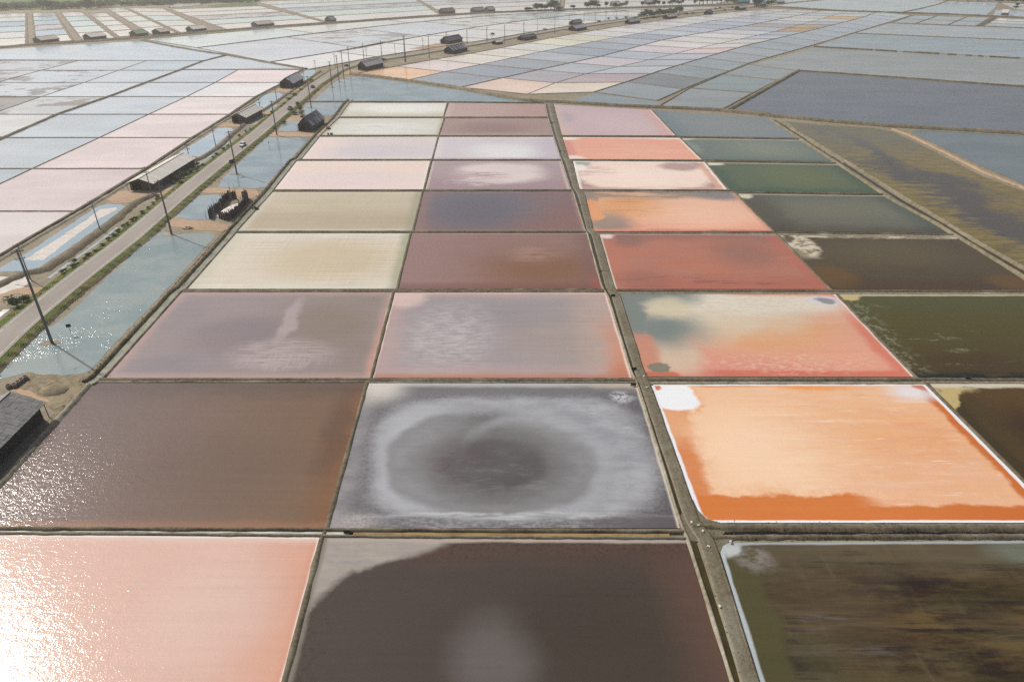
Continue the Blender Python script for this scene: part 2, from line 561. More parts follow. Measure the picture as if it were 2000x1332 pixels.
class Pan:
    """one evaporation pan: a bilinear sheet between four corners (far left, far right, near right, near left)"""
    def __init__(s, corners, z=0.0, px=True):
        s.c = [P(x, y, z) for x, y in corners] if px else corners
        s.z = z
        s.W = ((s.c[1] - s.c[0]).length + (s.c[2] - s.c[3]).length) / 2
        s.D = ((s.c[3] - s.c[0]).length + (s.c[2] - s.c[1]).length) / 2
    def at(s, u, v):
        a, b, c, d = s.c
        return a.lerp(b, u).lerp(d.lerp(c, u), v)
    def uv(s, x, y):
        p = P(x, y, s.z)
        u = v = .5
        for _ in range(12):
            q = s.at(u, v)
            du = s.at(u + 1e-3, v) - q
            dv = s.at(u, v + 1e-3) - q
            e = p - q
            det = du.x * dv.y - du.y * dv.x
            u += (e.x * dv.y - e.y * dv.x) / det * 1e-3
            v += (du.x * e.y - du.y * e.x) / det * 1e-3
        return u, v
    def build(s, name, mat, n=6):
        V, F, U = [], [], []
        for j in range(n + 1):
            for i in range(n + 1):
                V.append(s.at(i / n, j / n))
                U.append((i / n, j / n))
        for j in range(n):
            for i in range(n):
                a = j * (n + 1) + i
                F.append((a, a + n + 1, a + n + 2, a + 1))
        o = link(name, V, F, mat, uvs=U)
        if sum(p.normal.z for p in o.data.polygons) < 0:
            o.data.flip_normals()
        return o

class PM(NM):
    """material of one pan; masks are given in photograph pixels and laid out on the ground"""
    def __init__(s, name, pan, warp=.05, wscale=.09, seed=0.0):
        super().__init__(name)
        s.pan = pan
        s.seed = seed
        uvn = s.n.new('ShaderNodeUVMap')
        uvn.uv_map = 'UVMap'
        sep = s.n.new('ShaderNodeSeparateXYZ')
        s.L(uvn.outputs[0], sep.inputs[0])
        s.u0, s.v0 = sep.outputs[0], sep.outputs[1]
        sp = s.n.new('ShaderNodeSeparateXYZ')
        s.L(s.pos(), sp.inputs[0])
        s.x0, s.y0 = sp.outputs[0], sp.outputs[1]
        na = s.math('SUBTRACT', s.noise(wscale, wscale * 1.3, detail=7, rough=.62, seed=seed + 20), .5)
        nb = s.math('SUBTRACT', s.noise(wscale, wscale * 1.3, detail=7, rough=.62, seed=seed + 31), .5)
        s.na, s.nb = na, nb
        s.warp = warp
        s.u = s.math('ADD', s.u0, s.math('MULTIPLY', na, warp * 2))
        s.v = s.math('ADD', s.v0, s.math('MULTIPLY', nb, warp * 2))
    def ell(s, x0, y0, x1, y1, soft=.25, p=2.0, raw=False):
        """ellipse with the photo bounding box x0 y0 x1 y1; soft = width of its rim as part of the radius"""
        ym = (y0 + y1) / 2
        xm = (x0 + x1) / 2
        _, va = s.pan.uv(xm, y0)
        _, vb = s.pan.uv(xm, y1)
        # the row that lies midway on the ground
        inv = lambda y: 1.0 / (y - HORIZON)
        yg = HORIZON + 2.0 / (inv(y0) + inv(y1))
        ua, _ = s.pan.uv(x0, yg)
        ub, _ = s.pan.uv(x1, yg)
        cu, ru = (ua + ub) / 2, abs(ub - ua) / 2
        cv, rv = (va + vb) / 2, abs(vb - va) / 2
        U, Vv = (s.u0, s.v0) if raw else (s.u, s.v)
        a = s.math('ABSOLUTE', s.math('DIVIDE', s.math('SUBTRACT', U, cu), ru))
        b = s.math('ABSOLUTE', s.math('DIVIDE', s.math('SUBTRACT', Vv, cv), rv))
        d = s.math('POWER', s.math('ADD', s.math('POWER', a, p), s.math('POWER', b, p)), 1.0 / p)
        return s.step(d, 1 + soft, 1 - soft)
    def half(s, p1, p2, soft=1.5, wob=3.0):
        """1 on the right-hand side in the photo of the line walked from p1 to p2 (pixels); soft, wob in metres"""
        a, b = P(*p1), P(*p2)
        d = (b - a).normalized()
        # photo right of walking direction == ground right
        nx, ny = d.y, -d.x
        e = s.math('ADD', s.math('MULTIPLY', s.math('SUBTRACT', s.x0, a.x), nx),
                   s.math('MULTIPLY', s.math('SUBTRACT', s.y0, a.y), ny))
        if wob:
            e = s.math('ADD', e, s.math('MULTIPLY', s.na, wob * 2))
        return s.step(e, -soft, soft)
    def edge(s, side, w, soft=.5, wob=.6):
        """1 within w metres of a side L R T(far) B(near)"""
        W, D = s.pan.W, s.pan.D
        t = {'L': (s.u0, W), 'R': (s.inv(s.u0), W), 'T': (s.v0, D), 'B': (s.inv(s.v0), D)}[side]
        d = s.math('MULTIPLY', t[0], t[1])
        if wob:
            d = s.math('ADD', d, s.math('MULTIPLY', s.na, w * wob * 2))
        return s.step(d, w + soft, max(0.0, w - soft))
    def rim(s, w, soft=.5, wob=.6, sides='LRTB'):
        return s.mx(*[s.edge(k, w, soft, wob) for k in sides])
    def speck(s, sx, sy, a, b, seed=0.0, detail=5):
        return s.step(s.noise(sx, sy, detail=detail, rough=.7, seed=seed + s.seed), a, b)
    def op(s, mask, k):
        return s.math('MULTIPLY', mask, k)
    def over(s, col, rgb, mask, k=1.0):
        if k != 1.0:
            mask = s.op(mask, k)
        return s.mix(col, tone(rgb), mask)

PANS = {}
CORN = {
 'A1': [(683,202),(872,202),(865,228.5),(664,228.5)], 'A2': [(662,231.5),(866,231.5),(856,264.5),(628,264.5)],
 'A3': [(625,268),(854,267.5),(843,311),(590,311)],   'A4': [(580,315),(840,314.5),(826,370),(537,370)],
 'A5': [(533,375.5),(824,375),(806,451),(465,451)],   'A6': [(462,456),(800,456),(775,564),(367,564)],
 'A7': [(355,571.5),(766,571.5),(724,738),(207,738)], 'A8': [(186,746.5),(716,746.5),(636,1030),(-77,1030)],
 'A9': [(-90,1043),(625,1049),(534,1400),(-430,1400)],
 'B1': [(877,202),(1063,203),(1068,228.5),(868,228.5)], 'B2': [(870,231.5),(1069,231.5),(1079,264.5),(858,264.5)],
 'B3': [(858,268),(1080,268),(1094,311),(846,311)],   'B4': [(845,315),(1095,315),(1113,370),(831,370)],
 'B5': [(827,375),(1117,375),(1141,451),(808,451)],   'B6': [(805,456),(1145,456),(1174,564),(776,564.5)],
 'B7': [(771,572),(1183,572),(1234,738),(726,738)],   'B8': [(718,748),(1243,749),(1328,1031),(641,1031)],
 'B9': [(632,1050),(1338,1053),(1446,1400),(543,1400)],
 'C1': [(1074,204),(1272,215),(1320,265),(1096,264.5)], 'C2': [(1099,268.5),(1327,270),(1370,312),(1112,311)],
 'C3': [(1119,315),(1376,317),(1420,370.5),(1132,370)], 'C4': [(1142,376),(1434,377.5),(1508,451.5),(1160,451.5)],
 'C5': [(1171,457.5),(1515,459),(1620,565),(1202,564.5)], 'C6': [(1211,574),(1632,575),(1787,736),(1262,735)],
 'C7': [(1270,751),(1806,750),(2076,1020.5),(1368,1020.5)], 'C8': [(1401,1060),(2330,1054),(2720,1400),(1506,1400)],
 'D1': [(1274,215.5),(1500,231),(1556,269.5),(1322,266)], 'D2': [(1331,271),(1562,274.5),(1624,315.5),(1373,312)],
 'D3': [(1380,318),(1638,322.5),(1722,378),(1428,372.5)], 'D4': [(1441,379),(1738,383),(1852,456),(1512,451.5)],
 'D5': [(1522,459.5),(1868,463),(2030,566.5),(1623,565)], 'D6': [(1637,575),(2075,575),(2320,739),(1791,737)],
 'D7': [(1814,749.5),(2330,750),(2560,1024),(2086,1021)],
}
for k, c in CORN.items():
    PANS[k] = Pan(c, z=0.0)

AT = {'A8': (480, 900), 'A9': (420, 1180), 'C8': (1750, 1200), 'B9': (950, 1220), 'D7': (1920, 860), 'D6': (1880, 650), 'C7': (1650, 900)}
def mean_px(c):
    return sum(p[0] for p in c) / len(c), sum(p[1] for p in c) / len(c)

def mk(key, warp=.05, wscale=.09):
    i = list(CORN).index(key)
    set_at(*AT.get(key, mean_px(CORN[key])))
    return PM('brine_pan_' + key.lower(), PANS[key], warp, wscale, seed=i * 1.7)

def rec_A1():
    m = mk('A1'); c = m.over(tone('D3CFC8'), 'C9C2B3', m.edge('B', 14, 12))
    c = m.over(c, 'DEDCD6', m.ell(700, 204, 880, 222, .5), .8)
    c = m.over(c, 'B9B39E', m.rim(1.4, 1.0, sides='LB'), .7)
    return brine(m, c, .45, .35, .06, .05, m.seed, scrape=.05)
def rec_A2():
    m = mk('A2'); c = m.over(tone('D0CCC3'), 'DCD9D2', m.ell(660, 240, 830, 262, .6), .8)
    c = m.over(c, 'BEB8AB', m.speck(.05, .35, .5, .7, 1), .45)
    c = m.over(c, 'B9B39E', m.rim(1.6, 1.2, sides='LRB'), .7)
    return brine(m, c, .45, .35, .06, .06, m.seed, scrape=.06)
def rec_A3():
    m = mk('A3'); c = m.over(tone('D9CDCA'), 'E6D2CA', m.edge('L', 12, 10))
    c = m.over(c, 'D0C6C8', m.ell(640, 285, 860, 306, .6), .8)
    c = m.over(c, 'ECE2DC', m.rim(.8, .5, sides='TL'), .7)
    return brine(m, c, .15, .8, .03, .03, m.seed)
def rec_A4():
    m = mk('A4'); c = m.over(tone('EAD6CB'), 'ECD6C9', m.edge('T', 16, 12))
    c = m.over(c, 'E6D2CE', m.ell(560, 335, 800, 368, .5), .9)
    c = m.over(c, 'F0E2D8', m.rim(.9, .6, sides='TLR'), .7)
    return brine(m, c, .15, .8, .03, .03, m.seed)
def rec_A5():
    m = mk('A5'); c = m.over(tone('C8BBA7'), 'B5A692', m.step(m.v, .35, .75), .7)
    c = m.over(c, 'C0B29B', m.speck(.03, .2, .45, .7, 2), .5)
    c = m.over(c, 'CFC6B5', m.rim(2.0, 1.4, sides='TLB'), .7)
    c = m.over(c, 'A9A590', m.edge('R', 2.5, 1.5), .7)
    return brine(m, c, .6, .3, .05, .05, m.seed, scrape=.10)
def rec_A6():
    m = mk('A6'); c = m.over(tone('D8CBBA'), 'CABA9F', m.ell(520, 470, 770, 545, .5), .8)
    c = m.over(c, 'D9D2C4', m.rim(4, 3.0, sides='TB'), .7)
    c = m.over(c, 'A9A88F', m.edge('R', 2.2, 1.6), .8)
    c = m.over(c, 'C9C4B0', m.edge('L', 3, 2), .6)
    return brine(m, c, .65, .3, .05, .05, m.seed, scrape=.16)
def rec_A7():
    m = mk('A7', .05); c = m.over(tone('A09392'), '9C8E87', m.half((600, 745), (560, 568), 14))
    c = m.over(c, '968A8C', m.ell(300, 585, 400, 650, .6), .5)
    c = m.over(c, '8F8284', m.ell(370, 620, 560, 690, .5), .7)
    c = m.over(c, '938478', m.ell(560, 600, 715, 665, .5), .6)
    c = m.over(c, 'BCABAA', m.ell(552, 585, 582, 665, .45), .7)
    c = m.over(c, 'BBACA9', m.mul(m.ell(455, 664, 640, 718, .4), m.speck(.14, 1.3, .34, .62, 3, 6)), .85)
    c = m.over(c, 'B5A7A5', m.mul(m.ell(470, 690, 640, 722, .4), m.speck(1.0, .10, .42, .62, 23)), .7)
    c = m.over(c, '938A8F', m.ell(240, 690, 400, 735, .7), .6)
    c = m.over(c, 'BFA19A', m.rim(1.6, 1.5), .65)
    c = m.over(c, 'CF9F90', m.mul(m.edge('R', 1.2, 1.0), m.step(m.v0, .2, .7)), .7)
    c = m.over(c, 'C9B6AA', m.rim(.35, .2, sides='TR'), .8)
    return brine(m, c, .12, 1.0, .07, .05, m.seed)
def rec_A8():
    m = mk('A8', .05); c = m.over(tone('80706C'), '87705F', m.half((330, 1035), (420, 740), 26))
    c = m.over(c, '916C54', m.edge('R', 3.5, 3.0), .7)
    c = m.over(c, '6E625E', m.edge('T', 5, 3.5), .6)
    c = m.over(c, '6B5B52', m.ell(630, 765, 690, 930, .6), .5)
    c = m.over(c, '7A695F', m.ell(250, 860, 560, 1000, .6), .5)
    c = m.over(c, 'A07A66', m.edge('B', 1.2, .8), .8)
    c = m.over(c, 'D8BC98', m.mul(m.half((176, 764), (238, 742), .4, .6), m.edge('T', 5, 1), m.edge('L', 9, 1)), .0)
    return brine(m, c, .14, 3.0, .07, .05, m.seed, freq=1.5, patch=m.math('ADD', .42, m.math('MULTIPLY', m.ell(-160, 800, 290, 1022, .55, 2.4), .58)))
def rec_A9():
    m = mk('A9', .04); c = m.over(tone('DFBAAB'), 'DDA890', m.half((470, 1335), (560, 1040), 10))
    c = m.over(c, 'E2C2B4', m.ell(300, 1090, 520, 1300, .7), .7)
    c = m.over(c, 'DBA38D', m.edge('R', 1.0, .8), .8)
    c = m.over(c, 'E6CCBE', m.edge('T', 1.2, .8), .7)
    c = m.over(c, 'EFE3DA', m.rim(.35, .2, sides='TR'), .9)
    return brine(m, c, .11, 1.55, .04, .035, m.seed, freq=1.6)
def rec_B1():
    m = mk('B1'); c = m.over(tone('B9A29C'), 'B49A94', m.edge('R', 20, 15))
    c = m.over(c, 'C7B4B0', m.edge('L', 3, 2), .5)
    return brine(m, c, .12, .9, .04, .06, m.seed)
def rec_B2():
    m = mk('B2'); c = m.over(tone('AA938D'), '9D8782', m.ell(900, 240, 1020, 262, .7))
    c = m.over(c, 'B9A6A2', m.edge('B', 3, 3), .6)
    return brine(m, c, .12, .9, .04, .08, m.seed)
def rec_B3():
    m = mk('B3'); c = m.over(tone('D0C6C9'), 'DEDAD9', m.ell(920, 282, 1060, 312, .6))
    c = m.over(c, 'C2B8C0', m.edge('R', 9, 7), .8)
    c = m.over(c, 'DACFCB', m.rim(2.5, 2, sides='TL'), .8)
    c = m.over(c, 'C0B2B4', m.edge('B', 2.5, 1.5), .8)
    return brine(m, c, .10, .6, .04, .03, m.seed)
def rec_B4():
    m = mk('B4', .075, .07); c = m.over(tone('B09E9F'), 'A79294', m.edge('B', 14, 12))
    c = m.over(c, 'DFCFCB', m.mul(m.ell(890, 319, 1060, 357, .30, 2.6), m.inv(m.mul(m.ell(840, 335, 985, 352, .3), m.speck(.1, .8, .62, .42, 3)))), .9)
    c = m.over(c, 'D3C3C1', m.mul(m.ell(870, 346, 990, 364, .3), m.speck(.12, .6, .45, .6, 5)), .8)
    c = m.over(c, 'CDB9B4', m.rim(.9, .6, sides='TLR'), .8)
    return brine(m, c, .12, .9, .05, .05, m.seed)
def rec_B5():
    m = mk('B5', .04); c = m.over(tone('8B7675'), '8F7571', m.ell(980, 400, 1150, 455, .5))
    c = m.over(c, '7C777D', m.ell(800, 366, 1050, 444, .50), .95)
    c = m.over(c, '736F76', m.ell(850, 380, 1000, 440, .7), .6)
    c = m.over(c, '957C77', m.edge('L', 3, 2.5), .8)
    c = m.over(c, 'A58781', m.rim(.8, .6, sides='RTB'), .6)
    return brine(m, c, .10, 1.0, .05, .05, m.seed)
def rec_B6():
    m = mk('B6', .05); c = m.over(tone('967972'), '8B6B5B', m.ell(950, 490, 1180, 560, .7))
    c = m.over(c, '9B807C', m.edge('L', 13, 11), .8)
    c = m.over(c, '856A66', m.edge('R', 4, 3), .7)
    c = m.over(c, 'A88A7E', m.mul(m.ell(992, 484, 1088, 512, .8), m.speck(.06, .35, .30, .65, 3)), .8)
    c = m.over(c, '7B5A54', m.edge('B', 3, 2.5), .6)
    c = m.over(c, 'A8665E', m.mul(m.edge('R', 2, 1.6), m.edge('B', 6, 5)), .6)
    c = m.over(c, 'C0A69C', m.edge('T', .5, .3), .8)
    return brine(m, c, .10, 1.0, .05, .05, m.seed)
def rec_B7():
    m = mk('B7', .04); c = m.over(tone('A29899'), 'A89A94', m.ell(1000, 600, 1220, 720, .6))
    c = m.over(c, '968E90', m.ell(820, 590, 1160, 640, .7), .5)
    c = m.over(c, 'BDB3B2', m.mul(m.ell(790, 600, 960, 730, .55), m.speck(.25, .9, .3, .65, 3)), .9)
    c = m.over(c, 'BFA39D', m.rim(4.2, 3.6, sides='LB'), .7)
    c = m.over(c, 'C7A69C', m.rim(2.2, 2.0, sides='T'), .7)
    c = m.over(c, 'BFA79A', m.edge('R', 8, 6), .7)
    c = m.over(c, 'CB927C', m.mul(m.edge('R', 3.6, 2.8), m.step(m.v0, .15, .75)), .9)
    c = m.over(c, 'C2836A', m.mul(m.edge('R', 4.5, 3.5), m.edge('B', 5, 3)), .8)
    c = m.over(c, 'B58270', m.edge('B', 1.6, 1.2), .8)
    c = m.over(c, 'E8CFC2', m.rim(.45, .25, sides='TLR'), .9)
    c = m.over(c, 'E0C4BA', m.ell(755, 560, 830, 600, .4), .7)
    return brine(m, c, .12, .9, .07, .05, m.seed)
def rec_B8():
    m = mk('B8', .035, .10)
    c = m.over(tone('716D6F'), '655F61', m.half((1260, 1035), (1180, 745), 4))
    c = m.over(c, '7C797B', m.edge('T', 5, 4), .8)
    grit = m.speck(1.6, 1.6, .36, .62, 3, 6)
    wisp = m.speck(.13, .30, .34, .66, 5, 6)
    bodyL = m.ell(736, 778, 1268, 1012, .10, 4.0)
    soft = m.ell(700, 768, 1290, 1020, .16, 4.0)
    c = m.over(c, '8F8D8F', m.mul(soft, grit), .8)
    c = m.over(c, 'A3A2A4', bodyL, .9)
    c = m.over(c, 'B9B8BA', m.mul(m.ell(725, 790, 860, 1010, .6), bodyL), .8)
    c = m.over(c, 'B2B1B4', m.mul(bodyL, m.inv(m.ell(760, 800, 1200, 1006, .22, 2.5)), wisp), .8)
    c = m.over(c, '949398', m.mul(m.ell(1020, 790, 1255, 930, .7), m.inv(wisp)), .6)
    c = m.over(c, '8B898A', m.ell(752, 806, 1172, 1003, .07, 2.4), .94)
    ring = m.mul(m.ell(772, 820, 1146, 994, .10, 2.3), m.inv(m.ell(806, 838, 1112, 980, .14, 2.3)))
    c = m.over(c, '9D9B9C', m.mul(ring, wisp), .8)
    c = m.over(c, '7C7978', m.ell(815, 828, 1125, 995, .45), .8)
    c = m.over(c, '6C6867', m.ell(855, 846, 1085, 972, .40), .8)
    c = m.over(c, '615C5B', m.mul(m.ell(866, 858, 1068, 956, .18), m.math('ADD', m.math('MULTIPLY', wisp, .35), .65)), .9)
    c = m.over(c, '6B6766', m.mul(m.ell(880, 798, 1020, 842, .7), wisp), .7)
    c = m.over(c, '6A5A57', m.mul(m.ell(842, 862, 925, 948, .6), wisp), .5)
    arc = m.mul(m.ell(900, 806, 1185, 1010, .14), m.inv(m.ell(880, 824, 1166, 1016, .16)))
    c = m.over(c, 'AFAEB0', m.mul(arc, m.math('ADD', m.math('MULTIPLY', wisp, .4), .6)), .85)
    c = m.over(c, '9A999C', m.mul(m.ell(860, 880, 1180, 1000, .5), m.speck(.10, .4, .5, .7, 14)), .25)
    c = m.over(c, 'C4C3C4', m.mul(m.ell(725, 1001, 1262, 1014, .6), m.speck(.12, 1.2, .3, .6, 4)), .85)
    c = m.over(c, 'A3A0A1', m.mul(m.ell(760, 1010, 1220, 1036, .4, 3), m.speck(.6, 1.4, .35, .7, 9)), .85)
    c = m.over(c, '6A6264', m.mul(m.ell(1130, 1000, 1330, 1034, .4), m.inv(m.ell(1000, 990, 1240, 1012, .4))), .7)
    c = m.over(c, 'B5ADAA', m.mul(m.ell(640, 1000, 735, 1045, .6), m.math('ADD', m.math('MULTIPLY', grit, .5), .5)), .9)
    c = m.over(c, 'A19B9C', m.mul(m.edge('L', 2.4, 1.8), m.math('ADD', m.math('MULTIPLY', wisp, .6), .4)), .8)
    c = m.over(c, 'BFBBB8', m.edge('T', 1.3, .9), .9)
    c = m.over(c, 'D8D0C6', m.mul(m.ell(690, 728, 800, 782, .7), m.step(m.inv(m.u0), .75, .95)), .95)
    c = m.over(c, 'CFCED0', m.mul(m.ell(1194, 765, 1232, 786, .6), m.speck(.8, .8, .36, .58, 6)), .85)
    c = m.over(c, 'C2B096', m.mul(m.edge('T', 2.0, 1.5), m.edge('R', 10, 8)), .6)
    c = m.over(c, 'D2C8BA', m.edge('R', .35, .25), .9)
    return brine(m, c, .17, .8, .07, .08, m.seed)
def rec_B9():
    m = mk('B9', .03); c = m.over(tone('544B47'), '4E473F', m.ell(950, 1100, 1420, 1400, .8))
    c = m.over(c, '6A5248', m.edge('R', 4.5, 4), .8)
    c = m.over(c, '5F4C43', m.edge('T', 4.5, 3.5), .8)
    c = m.over(c, '716A67', m.ell(890, 1205, 1040, 1400, .6), .75)
    c = m.over(c, '4B423D', m.ell(1010, 1150, 1200, 1270, .8), .5)
    c = m.over(c, '473F3A', m.mul(m.rim(3.2, 2.6, sides='LT'), m.speck(1.3, 1.3, .5, .62, 3)), .7)
    cor = m.half((560, 1230), (745, 1058), .9, 1.4)
    cor = m.mx(m.inv(cor), m.mul(m.inv(m.half((600, 1150), (900, 1048), .9, 1.2)), m.edge('T', 6, 1)))
    c = m.over(c, 'A99F97', cor, .95)
    c = m.over(c, 'B8AA9D', m.mul(cor, m.speck(.12, .4, .42, .66, 7)), .6)
    c = m.over(c, '959294', m.mul(cor, m.speck(.15, .5, .50, .68, 9)), .6)
    c = m.over(c, 'B5A79C', m.edge('T', .75, .3), .95)
    c = m.over(c, '8A7F74', m.edge('L', .7, .4), .9)
    c = m.over(c, '37302C', m.mul(m.ell(1195, 1075, 1290, 1200, .6), m.speck(1.6, 1.6, .62, .7, 5)), .5)
    return brine(m, c, .12, .9, .05, .08, m.seed)
def rec_C1():
    m = mk('C1'); c = m.over(tone('C3ADB0'), 'C9B4B4', m.ell(1150, 225, 1300, 262, .7))
    c = m.over(c, 'CDA9A5', m.edge('R', 7, 2), .85)
    c = m.over(c, 'A9A0AC', m.ell(1092, 220, 1120, 238, .6), .6)
    c = m.over(c, 'C9B4A8', m.edge('L', 5, 3), .7)
    c = m.over(c, 'E6D4C6', m.edge('R', 1.0, .6), .8)
    return brine(m, c, .12, .7, .04, .04, m.seed)
def rec_C2():
    m = mk('C2', .04); c = m.over(tone('E0A995'), 'E2B09C', m.ell(1180, 285, 1340, 310, .7))
    c = m.over(c, 'DB9C88', m.speck(.03, .4, .5, .7, 2), .5)
    c = m.over(c, 'D0948A', m.ell(1096, 275, 1124, 312, .3), .85)
    c = m.over(c, 'EFDCCF', m.ell(1090, 266, 1130, 274, .5), .9)
    c = m.over(c, 'EFDCCF', m.ell(1100, 304, 1140, 314, .5), .8)
    c = m.over(c, 'EFDACD', m.mul(m.edge('T', 2.5, 1.5), m.edge('R', 24, 8)), .8)
    c = m.over(c, 'F0E0D4', m.rim(.8, .5, sides='TR'), .9)
    return brine(m, c, .15, .7, .05, .04, m.seed)
def rec_C3():
    m = mk('C3', .06, .10); c = tone('B29891')
    c = m.over(c, 'EFD5C7', m.ell(1128, 313, 1384, 370, .10, 2.8), .97)
    c = m.over(c, 'F1D9CC', m.ell(1160, 330, 1340, 362, .6), .6)
    c = m.over(c, 'C2A49C', m.mul(m.ell(1120, 325, 1200, 345, .5), m.speck(.06, .4, .42, .6, 3)), .8)
    c = m.over(c, 'AF9590', m.ell(1292, 318, 1365, 334, .35), .9)
    c = m.over(c, 'C9A69A', m.mul(m.edge('B', 3, 1.6), m.speck(.05, .4, .4, .6, 5)), .8)
    c = m.over(c, '9AA39B', m.mul(m.half((1119, 327), (1168, 312), .8, 1), m.edge('T', 7, 1)), .0)
    c = m.over(c, 'A5AAA0', m.ell(1112, 311, 1150, 326, .25), .9)
    c = m.over(c, 'F0E6DC', m.ell(1118, 322, 1146, 334, .4), .8)
    c = m.over(c, 'D9AB97', m.edge('R', 3.5, 1.0), .8)
    c = m.over(c, 'F1E4DA', m.rim(1.0, .6, sides='LRT'), .9)
    return brine(m, c, .2, .6, .05, .04, m.seed)
def rec_C4():
    m = mk('C4', .07, .08); c = m.over(tone('E0B39A'), 'D9A37A', m.ell(1150, 380, 1310, 435, .6))
    c = m.over(c, 'E3A48C', m.edge('B', 10, 7), .8)
    c = m.over(c, 'E7BBA2', m.ell(1260, 395, 1470, 445, .6), .8)
    c = m.over(c, 'C28A5C', m.mul(m.ell(1150, 374, 1320, 420, .5), m.speck(.05, .5, .5, .66, 3)), .7)
    c = m.over(c, '94897F', m.mul(m.edge('T', 6.5, 3), m.speck(.03, .25, .3, .55, 4)), .95)
    c = m.over(c, '8B8588', m.ell(1360, 370, 1460, 391, .45), .9)
    c = m.over(c, '978A81', m.ell(1140, 418, 1230, 458, .6), .9)
    c = m.over(c, '93867D', m.ell(1135, 374, 1165, 398, .3), .8)
    c = m.over(c, 'DE9F76', m.ell(1146, 390, 1173, 432, .22), .95)
    c = m.over(c, 'DB8F80', m.edge('B', 1.6, .8), .9)
    c = m.over(c, '9B807C', m.mul(m.edge('B', 4, 1.5), m.speck(.08, .5, .58, .66, 8)), .9)
    c = m.over(c, 'CD9A88', m.edge('R', 1.2, .8), .8)
    return brine(m, c, .15, .7, .07, .05, m.seed)
def rec_C5():
    m = mk('C5', .07, .07); c = m.over(tone('B57A68'), 'AF7D6E', m.speck(.04, .10, .4, .65, 2))
    c = m.over(c, 'AE6F62', m.edge('B', 8, 6), .7)
    c = m.over(c, '9A7268', m.edge('T', 5, 3), .8)
    c = m.over(c, '957169', m.ell(1390, 470, 1520, 520, .6), .7)
    c = m.over(c, '8F7068', m.ell(1165, 455, 1260, 480, .6), .8)
    c = m.over(c, 'B97B6A', m.edge('L', 4.5, 2.5), .8)
    c = m.over(c, '9A6F66', m.ell(1195, 530, 1310, 565, .6), .6)
    c = m.over(c, '8A625C', m.mul(m.ell(1200, 540, 1570, 562, .6), m.speck(.06, .4, .52, .64, 5)), .7)
    c = m.over(c, 'B47064', m.edge('R', 3.0, 2), .7)
    c = m.over(c, 'E2D5C8', m.ell(1160, 453, 1200, 467, .35), .9)
    c = m.over(c, 'D9CCBE', m.edge('L', .45, .25), .9)
    c = m.over(c, 'C9A79A', m.edge('T', .5, .3), .7)
    return brine(m, c, .12, .8, .06, .05, m.seed)
def rec_C6():
    m = mk('C6', .06, .08)
    c = m.over(tone('D69F8A'), 'D69080', m.step(m.v, .6, .95), .9)
    c = m.over(c, 'D9A478', m.ell(1360, 600, 1640, 690, .6), .85)
    c = m.over(c, 'E0A58C', m.ell(1560, 660, 1780, 735, .7), .6)
    lt = m.mul(m.inv(m.half((1180, 700), (1720, 588), 9, 7)), m.ell(1240, 560, 1720, 740, .25, 3))
    c = m.over(c, 'D2C5B3', lt, .95)
    c = m.over(c, 'DDD3C6', m.ell(1300, 572, 1640, 612, .5), .7)
    c = m.over(c, 'C9BE9F', m.mul(lt, m.speck(.5, .8, .42, .62, 3)), .5)
    c = m.over(c, 'D0B9A2', m.ell(1265, 660, 1370, 728, .4), .9)
    dk = m.mx(m.ell(1190, 556, 1360, 598, .55), m.ell(1200, 555, 1268, 676, .45), m.ell(1215, 612, 1370, 676, .7))
    c = m.over(c, '75807D', dk, .92)
    c = m.over(c, 'D2C5A9', m.ell(1262, 582, 1350, 622, .4), .8)
    c = m.over(c, 'C58B76', m.mul(m.edge('L', 4, 1.5), m.step(m.v0, .48, .6)), .9)
    c = m.over(c, 'C4745E', m.mul(m.edge('L', 6.5, 1), m.edge('B', 1.8, .6)), .95)
    c = m.over(c, '82806F', m.mul(m.ell(1262, 706, 1318, 732, .12), m.half((1262, 700), (1320, 732), .6, .8)), .0)
    c = m.over(c, '817F70', m.ell(1266, 707, 1312, 730, .15), .95)
    c = m.over(c, 'CB7464', m.mul(m.edge('B', 2.3, .7), m.step(m.u0, .18, .3)), .85)
    c = m.over(c, 'E3BFA8', m.mul(m.ell(1380, 690, 1700, 728, .5), m.speck(.5, 1.0, .45, .65, 6)), .6)
    c = m.over(c, 'D07C68', m.mul(m.edge('R', 3.2, 1.4), m.step(m.v0, .1, .5)), .85)
    c = m.over(c, 'D3816B', m.ell(1606, 573, 1650, 590, .3), .9)
    c = m.over(c, 'CFCBCC', m.ell(1572, 576, 1640, 597, .25), .9)
    c = m.over(c, '8B8788', m.ell(1590, 582, 1628, 593, .3), .9)
    c = m.over(c, 'D89A82', m.mul(m.edge('T', 1.2, .5), m.step(m.u0, .4, .6)), .8)
    c = m.over(c, 'E8DACC', m.edge('R', .6, .35), .9)
    return brine(m, c, .18, .7, .05, .06, m.seed)
